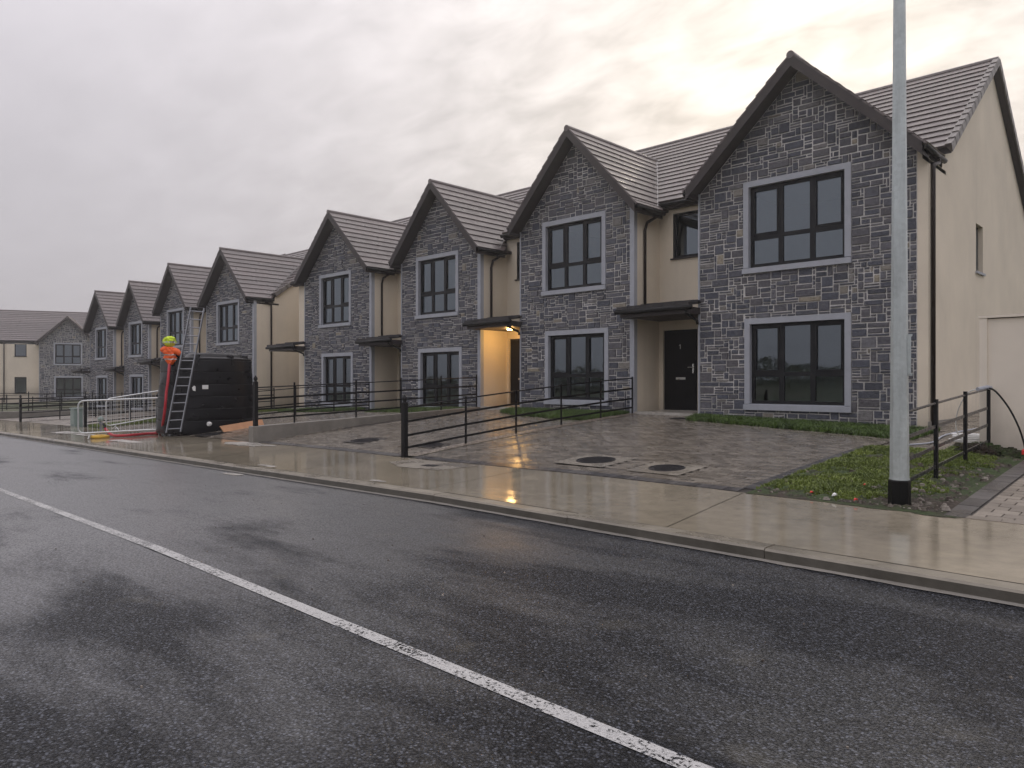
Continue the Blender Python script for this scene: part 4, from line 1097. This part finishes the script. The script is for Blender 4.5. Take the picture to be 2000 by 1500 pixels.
# ------------------------------------------------------------------ water tank
tx, ty = -21.85, 9.5; tz = G(tx, ty-.2)-.03
def sup(a, hx, hy, e=2.0/2.9):
    c_, s_ = cos(a), sin(a)
    return (hx*abs(c_)**e*(1 if c_ >= 0 else -1), hy*abs(s_)**e*(1 if s_ >= 0 else -1))
tk = empty('water_tank', (tx, ty, tz), 'large ribbed black plastic water tank standing on the paving beside the ladder', 'water tank')
prof = []; Ht = 2.17
def tap(z): return 1.0-.10*(z/Ht)
zz = 0
prof.append((.985, 0)); 
for k in range(6):
    z0 = .05+k*.345
    prof += [(tap(z0), z0), (tap(z0+.14)+.001, z0+.14), (tap(z0+.27), z0+.30), (tap(z0+.3)-.012, z0+.312), (tap(z0+.3)-.012, z0+.33)]
prof += [(.895, Ht-.03), (.87, Ht), (.80, Ht+.015), (.74, Ht-.03), (.70, Ht-.03)]
b = MB(); n = 96; HX_, HY_ = .97, 1.36
for q_, z in prof:
    for k in range(n):
        x, y = sup(2*pi*k/n, HX_, HY_); dd = .016*mn.noise((x*2, y*2, z*3))+.010*mn.noise((x*7, y*7, z*6)); b.v.append((tx+x*(q_+dd), ty+y*(q_+dd), tz+z))
for i in range(len(prof)-1):
    for k in range(n): k2 = (k+1) % n; b.f.append((i*n+k, i*n+k2, (i+1)*n+k2, (i+1)*n+k)); b.tone.append(.5)
b.f.append(tuple((len(prof)-1)*n+k for k in range(n))); b.tone.append(.5)
body = b.obj('body', PLAST, tk)
for p in body.data.polygons: p.use_smooth = True
es = body.modifiers.new('es', 'EDGE_SPLIT'); es.split_angle = R(35)
# raised lid area and hatch
b = MB(); prof2 = [(.66, -.03), (.60, .10), (.50, .15), (.0, .16)]
for q_, z in prof2:
    for k in range(n): x, y = sup(2*pi*k/n, HX_, HY_); b.v.append((tx+.0+x*q_*.8, ty+.22+y*q_*.95, tz+Ht+z))
for i in range(len(prof2)-1):
    for k in range(n): k2 = (k+1) % n; b.f.append((i*n+k, i*n+k2, (i+1)*n+k2, (i+1)*n+k)); b.tone.append(.5)
b.obj('lid', PLAST, tk, smooth=True)
for k in range(10):      # moulded lugs round the shoulder
    a = 2*pi*k/10+.2; x, y = sup(a, HX_, HY_); d = Vector((x, y, 0)).normalized(); s2 = Vector((-d.y, d.x, 0))
    q = MB(); c_ = Vector((tx+x*.84, ty+y*.84, 0)); P = [c_-s2*.09-d*.10, c_-s2*.06+d*.085, c_+s2*.06+d*.085, c_+s2*.09-d*.10]
    Q = [c_-s2*.06-d*.12, c_-s2*.045+d*.03, c_+s2*.045+d*.03, c_+s2*.06-d*.12]
    q.hexa([(p.x, p.y, tz+Ht-.22) for p in P]+[(p.x, p.y, tz+Ht+.075) for p in Q]); o = q.obj('lug', PLAST, tk); fixn(o)
# paper labels and outlet on the side facing the road
def tank_pt(px, py, off=.015):
    d = Vector((C_*(px-1000)/1445-S_, S_*(px-1000)/1445+C_, (745-py)/1445))
    t = 17.0
    while t < 26:
        p = d*t; z = (p.z-tz); f = tap(max(0, z)); 
        if (abs((p.x-tx)/(HX_*f))**2.9+abs((p.y-ty)/(HY_*f))**2.9) < 1: break
        t += .02
    return d*(t-off-.02)
def sticker(pts, m, name):
    q = MB(); P = [tank_pt(*p, .03) for p in pts]; q.poly(P); return q.obj(name, m, tk)
sticker([(395, 752), (407, 752), (407, 760), (395, 760)], WHITEP, 'label_sheet')
sticker([(375, 757), (379, 753), (382, 755), (382, 764), (377, 763)], WHITEP, 'torn_label')
q = MB(); p = tank_pt(409, 828, .03); q.lathe((0, 0, 0), [(.0, -.05), (.055, -.05), (.065, 0), (.065, .04), (.04, .05), (.04, .09)], 12); o = q.obj('outlet_valve', WHITEP, tk); o.rotation_euler = (R(90), 0, R(44)); o.location = p
adopt(tk); 
# ------------------------------------------------------------------ ladder leaning on the tank
ld_ = empty('ladder', tuple(W(338, 848, 20.45)), 'long aluminium ladder leaning against the black tank beside the orange vest', 'ladder')
A0, A1 = W(324, 850, 20.12), W(352, 848, 20.15); B0, B1 = W(373, 600, 21.0), W(399, 602, 21.0)
for a, c in ((A0, B0), (A1, B1)):
    q = MB(); q.beam(a, c, .028, .065, (S_, -C_, .2)); q.obj('stile', ALU, ld_)
    q = MB(); q.beam(a-(c-a).normalized()*.01, a+(c-a).normalized()*.06, .04, .085, (S_, -C_, .2)); q.obj('foot', BLACKP, ld_)
for k in range(15):
    t = .045+k*.066; q = MB(); q.tube([A0.lerp(B0, t), A1.lerp(B1, t)], .016, 8); q.obj('rung', ALU, ld_)
adopt(ld_)
# ------------------------------------------------------------------ crowd barriers
def barrier(p0, p1, h, label, gap=.17):
    p0, p1 = Vector(p0), Vector(p1); root = empty('crowd_barrier', tuple((p0+p1)/2), label, 'barrier', 'galvanised crowd barriers'); u = (p1-p0); L = u.length; u.normalize(); up = Vector((0, 0, 1)); nr = u.cross(up).normalized()
    r_ = .14; lo = gap; pts = []
    for cx, cz, a0 in ((L-r_, h-r_, 90), (L-r_, lo+r_, 0), (r_, lo+r_, -90), (r_, h-r_, 180)):
        for k in range(6):
            a = R(a0-90*k/5 if a0 != 90 else 90-90*k/5); pts.append(p0+u*(cx+r_*cos(a))+up*(cz+r_*sin(a)))
    q = MB(); q.tube(pts, .021, 8, closed=True); q.obj('frame', BARM, root, smooth=True)
    nb = int(L/.115)
    for k in range(1, nb):
        t = L*k/nb; q = MB(); q.tube([p0+u*t+up*(lo), p0+u*t+up*(h)], .006, 5); q.obj('bar', BARM, root)
    for t in (.28, L-.28):
        q = MB(); c_ = p0+u*t+up*lo; q.tube([c_, c_-up*(lo-.03)], .016, 6); q.tube([c_-up*(lo-.05)-nr*.30-up*.03, c_-up*(lo-.12), c_-up*(lo-.05)+nr*.30-up*.03], .014, 6); q.obj('foot', BARM, root)
    adopt(root); return root
BARM = simple('barrier_zinc', (.62, .64, .64), .35, .6, .08)
gz = lambda x, y, e=0: (x, y, G(x, y)+e)
b1 = barrier(gz(-23.12, 6.42), gz(-22.15, 8.55, -.0), 1.08, 'front galvanised barrier between the standpipe and the tank, white tag on its right end')
q = MB(); c_ = Vector(gz(-22.24, 8.34, .86)); dd_ = Vector((-.97, -2.13, 0)).normalized(); ww = dd_*.09
q.hexa([c_-ww+Vector((.03, -.03, -.09)), c_+ww+Vector((.03, -.03, -.09)), c_+ww+Vector((.02, -.02, -.09)), c_-ww+Vector((.02, -.02, -.09)), c_-ww+Vector((.03, -.03, .09)), c_+ww+Vector((.03, -.03, .09)), c_+ww+Vector((.02, -.02, .09)), c_-ww+Vector((.02, -.02, .09))])
o = q.obj('tag_plate', WHITEP, b1); o.matrix_parent_inverse = Matrix.Translation(-Vector(b1.location))
e0, e1 = W(207, 833, 23.6), W(345, 820, 25.2)
barrier((e0.x, e0.y, G(e0.x, e0.y)+.02), (e1.x, e1.y, G(e1.x, e1.y)+.20), 1.04, 'rear galvanised barrier leaning behind the front one, only its upper part clear')
# ------------------------------------------------------------------ standpipe, hose and high visibility vests
sp = W(197, 849, 21.6); sp.z = G(sp.x, sp.y)
st_ = empty('standpipe', tuple(sp), 'short metal hydrant standpipe with red hose behind the left end of the barrier', 'standpipe')
q = MB(); q.lathe(tuple(sp), [(.10, 0), (.10, .03), (.035, .05), (.035, .34), (.055, .36), (.055, .42), (.03, .44)], 12); q.obj('pipe', ALU, st_)
q = MB(); h0 = sp+Vector((0, 0, .46)); q.lathe(tuple(h0), [(.03, -.03), (.075, .0), (.085, .06), (.06, .11), (.02, .13)], 12); q.obj('cap', CAB, st_)
q = MB(); q.tube([sp+Vector((0, 0, .37)), sp+Vector((.08*C_, .08*S_, .36)), sp+Vector((.13*C_, .13*S_, .26))], .035, 8); q.obj('outlet', IRON, st_); adopt(st_)
q = MB(); c_ = W(195, 858, 21.0); c_.z = G(c_.x, c_.y)+.0
q.lathe(tuple(c_), [(.24, 0), (.25, .05), (.22, .08), (.14, .095), (.02, .1)], 14); q.obj('pipe_cover', YELB, None, 'low yellow plastic cover lying on the pavement before the standpipe', 'cover', smooth=True)
h1_ = sp+Vector((.13*C_, .13*S_, .24))
def on(px, py, w, e): v = W(px, py, w); v.z = G(v.x, v.y)+e; return v
hose = [h1_, W(212, 845, 21.5)]+[on(px, 850, w, .05) for px, w in ((222, 21.2), (240, 21.0), (262, 21.2), (285, 21.5), (303, 21.6))]+[W(314, 845, 21.6), W(319, 822, 20.7), W(323, 790, 20.55), W(325, 765, 20.6), W(328, 745, 20.65), W(330, 722, 20.75), W(332, 700, 20.9)]
def smoothpts(P, n=5):
    out = []
    for i in range(len(P)-1):
        p0, p1, p2, p3 = P[max(0, i-1)], P[i], P[i+1], P[min(len(P)-1, i+2)]
        for k in range(n):
            t = k/n; out.append(.5*((2*p1)+(p2-p0)*t+(2*p0-5*p1+4*p2-p3)*t*t+(3*p1-p0-3*p2+p3)*t**3))
    out.append(P[-1]); return out
q = MB(); q.tube(smoothpts(hose), .04, 8); q.obj('hose', REDH, None, 'red hose running from the standpipe along the ground and up the tank', 'hose', smooth=True)
def cloth(name, c, prof, m, label, cat, stripes=(), sleeves=False, seed=0):
    """crumpled garment bundle: rings of (half width, half depth, height)"""
    b = MB(); n = 44; dr_ = Vector((C_, S_, 0)); df = Vector((-S_, C_, 0)); V = []
    def ring(wd, dp, z, grow=0):
        o = []
        for k in range(n):
            a = 2*pi*k/n; f = 1+.38*mn.noise((cos(a)*2.1, sin(a)*2.1, z*6+seed))+.26*mn.noise((cos(a)*5, sin(a)*5, z*15+seed))+.16*(1-abs(mn.noise((cos(a)*4+z*9, sin(a)*4, z*11+seed*2)))*4)
            sw = .02*mn.noise((z*6, seed, 1)); o.append(c+dr_*((wd+grow)*cos(a)*f+sw)+df*((dp+grow)*sin(a)*f)+Vector((0, 0, z+.02*mn.noise((cos(a)*3, sin(a)*3, seed)))))
        return o
    fine = []
    for (w0, d0, z0), (w1, d1, z1) in zip(prof, prof[1:]):
        for k in range(6): t = k/6; fine.append((w0+(w1-w0)*t, d0+(d1-d0)*t, z0+(z1-z0)*t))
    fine.append(prof[-1])
    for w_, d_, z_ in fine: b.v += ring(w_, d_, z_)
    for i in range(len(fine)-1):
        for k in range(n): k2 = (k+1) % n; b.f.append((i*n+k, i*n+k2, (i+1)*n+k2, (i+1)*n+k)); b.tone.append(.5)
    b.f.append(tuple(range(n))[::-1]); b.f.append(tuple((len(fine)-1)*n+k for k in range(n))); b.tone += [.5, .5]
    o = b.obj(name, m, None, label, cat, smooth=True)
    for (z0, z1) in stripes:
        q = MB(); pr = lambda z: (interp([(p[2], p[0]) for p in prof], z), interp([(p[2], p[1]) for p in prof], z))
        q.v = ring(*pr(z0), z0, .006)+ring(*pr(z1), z1, .006)
        q.f = [(k, (k+1) % n, n+(k+1) % n, n+k) for k in range(n)]; q.tone = [.5]*n; q.obj('reflective_strip', REFLT, o, smooth=True)
    if sleeves:
        for sg in (-1, 1):
            q = MB(); a = c+dr_*sg*.10+Vector((0, 0, .38-.02*sg)); e = c+dr_*sg*(.27+.01*sg)+Vector((0, 0, .31-.05*sg)); mid = a.lerp(e, .5)+Vector((0, 0, .035))
            q.tube(smoothpts([a, mid, e], 4), [.07, .085, .095, .09, .085, .075, .07, .06, .045], 12); q.obj('sleeve', m, o, smooth=True)
    return o
vc = W(333, 711, 20.85)
cloth('hi_vis_vest', vc, [(.04, .04, -.02), (.09, .07, .03), (.15, .09, .12), (.16, .09, .22), (.165, .10, .32), (.15, .10, .40), (.10, .08, .46), (.05, .05, .48)], ORANGE, 'orange high visibility vest wrapped round the hose on the tank rim', 'vest', ((.12, .15), (.24, .27)), True, 3)
vy = W(331, 678, 20.9)
cloth('hi_vis_hood', vy, [(.05, .05, -.0), (.12, .10, .05), (.15, .13, .13), (.155, .13, .20), (.12, .11, .27), (.04, .04, .305)], YELLOW, 'lime yellow high visibility cloth bundled on top of the orange vest', 'vest', ((.11, .16),), False, 8)
q = MB(); 
# board, cabinet
pb = empty('plywood_board', (-20.6, 10.4, -1.3), 'orange brown plywood board lying at the foot of the black tank', 'board')
P0, P1 = on(437, 833, 20.8, .0), on(516, 826, 21.8, .0); q = MB(); dU = (P1-P0).normalized(); sN = Vector((-dU.y, dU.x, 0))
q.hexa([P0+Vector((0, 0, .0)), P1, P1+sN*.03, P0+sN*.03, P0+Vector((0, 0, .17))+dU*-.06+sN*.10, P1+Vector((0, 0, .17))+sN*.10, P1+Vector((0, 0, .17))+sN*.14, P0+Vector((0, 0, .17))+dU*-.06+sN*.14]); o = q.obj('board_panel', WOOD, pb); fixn(o)
adopt(pb)
cb = empty('utility_cabinet', (-31.6, 8.75, G(-31.6, 8.75)), 'small grey green utility cabinet behind the left end of the barrier', 'cabinet')
z0 = G(-31.6, 8.75)
q = MB(); q.box(-31.95, -31.4, 8.6, 8.88, z0-.05, z0+.62); o = q.obj('cabinet_body', CAB, cb); bv = o.modifiers.new('b', 'BEVEL'); bv.width = .012
q = MB(); q.box(-31.98, -31.37, 8.57, 8.91, z0+.62, z0+.67); q.obj('cabinet_top', CAB, cb)
q = MB(); q.box(-31.9, -31.45, 8.585, 8.601, z0+.05, z0+.57); q.obj('cabinet_door', CAB, cb); adopt(cb)
# ------------------------------------------------------------------ cables at the right
tieP = Vector((-2.66, 13.2, G(-2.66, 13.2)+.97))
q = MB(); q.tube([tieP+Vector((-.10, -.12, .0)), tieP+Vector((0, .05, .03)), tieP+Vector((.02, .12, .02))], .035, 8); q.obj('cable_joint', TRIM, None, 'grey taped cable joint tied to the top of the last fence post', 'cable joint')
bl = [tieP+Vector((.02, .05, .02)), Vector((-2.50, 13.0, -.16)), Vector((-2.33, 12.9, -.38)), Vector((-2.20, 12.85, -.65)), Vector((-2.13, 12.85, -.9)), Vector((-2.11, 12.85, -1.08))]
q = MB(); q.tube(smoothpts(bl), .014, 6); q.obj('black_cable', BLACKP, None, 'black cable arching from the fence post to a red cap before the cream wall', 'cable', smooth=True)
bc = bpy.data.objects['black_cable']; q = MB(); q.lathe((-2.11, 12.85, -1.16), [(.05, 0), (.05, .16), (.035, .18)], 10); q.obj('cable_cap', REDP, bc)
cz_ = G(-3.1, 14.1)
q = MB(); q.tube(smoothpts([tieP+Vector((-.08, .02, .0)), Vector((-2.95, 13.4, -.17)), Vector((-3.15, 13.65, -.45)), Vector((-3.22, 13.8, -.75)), Vector((-3.15, 13.9, -.95)), Vector((-3.0, 13.95, cz_+.03))]), .009, 6); q.obj('pale_cable', WHITEP, None, 'thin pale cable looping from the fence post down to the coil', 'cable', smooth=True)
q = MB(); pts = []
for k in range(120):
    a = k*2*pi/24; r_ = .34+.035*sin(k*.37); pts.append(Vector((-3.05+r_*cos(a)+.01*k/24, 14.2+r_*.85*sin(a), cz_+.03+.028*(k/24))))
q.tube(pts, .012, 5); q.obj('cable_coil', WHITEP, None, 'coil of white pipe lying on the grass behind the short fence', 'coil', smooth=True)
q = MB(); q.tube(smoothpts([Vector((-3.9, 13.3, G(-3.9, 13.3)+.02)), Vector((-3.6, 13.9, G(-3.6, 13.9)+.02)), Vector((-3.7, 15.2, G(-3.7, 15.2)+.02)), Vector((-3.4, 16.8, G(-3.4, 16.8)+.02))]), .016, 6); q.obj('grey_pipe', TRIM, None, 'grey conduit lying along the side path by the cream end wall', 'conduit', smooth=True)
# ------------------------------------------------------------------ litter
def scrap(x, y, s, m, label, cat, seed):
    rr = random.Random(seed); q = MB(); z = G(x, y)+.035
    P = [(x+s*rr.uniform(-1, -.5), y+s*rr.uniform(-1, -.5), z), (x+s*rr.uniform(.5, 1), y+s*rr.uniform(-1, -.5), z+s*.5), (x+s*rr.uniform(.5, 1), y+s*rr.uniform(.5, 1), z+s*.2), (x+s*rr.uniform(-1, -.5), y+s*rr.uniform(.5, 1), z+s*.6)]
    q.hexa([(a, b_, c_) for a, b_, c_ in P]+[(a+.2*s, b_+.1*s, c_+s*.7) for a, b_, c_ in P]); return q.obj('litter_scrap', m, None, label, cat)
scrap(-3.27, 8.72, .028, WHITEP, 'white scrap of litter at the edge of the grass verge', 'litter', 1)
scrap(-3.0, 8.60, .022, REDP, 'red scrap of litter on bare soil nearest the lamp post base', 'litter', 2)
scrap(-3.55, 8.76, .018, REDP, 'red scrap of litter left of the white one on the verge edge', 'litter', 3)
scrap(-3.2, 9.5, .016, REDP, 'red scrap lying in the grass behind the white litter', 'litter', 4)
# ------------------------------------------------------------------ bank and hedge on the other side of the road (seen in the window panes)
rnd = random.Random(11); b = MB()
for i in range(30000):
    x = rnd.uniform(-75, 45); y = -19+rnd.gauss(0, 1.1)+mn.noise((x*.08, 0, 0))*3; hz = 1.3+.8*mn.noise((x*.13, 3, 0))+.8*mn.noise((x*.6, 9, 0)); z = base_z(x, y)+max(.05, hz*rnd.random()**.6)
    s = rnd.uniform(.07, .16); n1_ = Vector((rnd.gauss(0, 1), rnd.gauss(0, 1), rnd.gauss(0, 1))).normalized(); t1 = n1_.orthogonal().normalized()*s; t2 = n1_.cross(t1)
    c_ = Vector((x, y, z)); b.cur = rnd.random(); b.poly([c_-t1, c_+t2*.6, c_+t1, c_-t2*.6])
b.obj('hedge', m_blade('hedge_leaves', (.02, .03, .010), (.06, .075, .03)), kind='stuff', tones=True)

for (cx, cy, rx, ry, sd_) in ((-2.75, 8.50, .42, .055, 21), (-3.6, 8.53, .3, .03, 22), (-2.15, 8.45, .22, .05, 23)):
    patch('soil_spill', blob(cx, cy, rx, ry, seed=sd_), SOIL, .005)
# ------------------------------------------------------------------ damp air
b = MB(); b.box(-2600, 2600, -2600, 2600, -5.5, 14)
hz_ = b.obj('haze', None, kind='stuff'); hm = bpy.data.materials.new('haze'); hm.use_nodes = True; hm.node_tree.nodes.clear()
pv = hm.node_tree.nodes.new('ShaderNodeVolumePrincipled'); pv.inputs['Color'].default_value = (.93, .93, .95, 1); pv.inputs['Density'].default_value = .0014; pv.inputs['Anisotropy'].default_value = .55
ho = hm.node_tree.nodes.new('ShaderNodeOutputMaterial'); hm.node_tree.links.new(pv.outputs[0], ho.inputs['Volume']); hz_.data.materials.clear(); hz_.data.materials.append(hm)
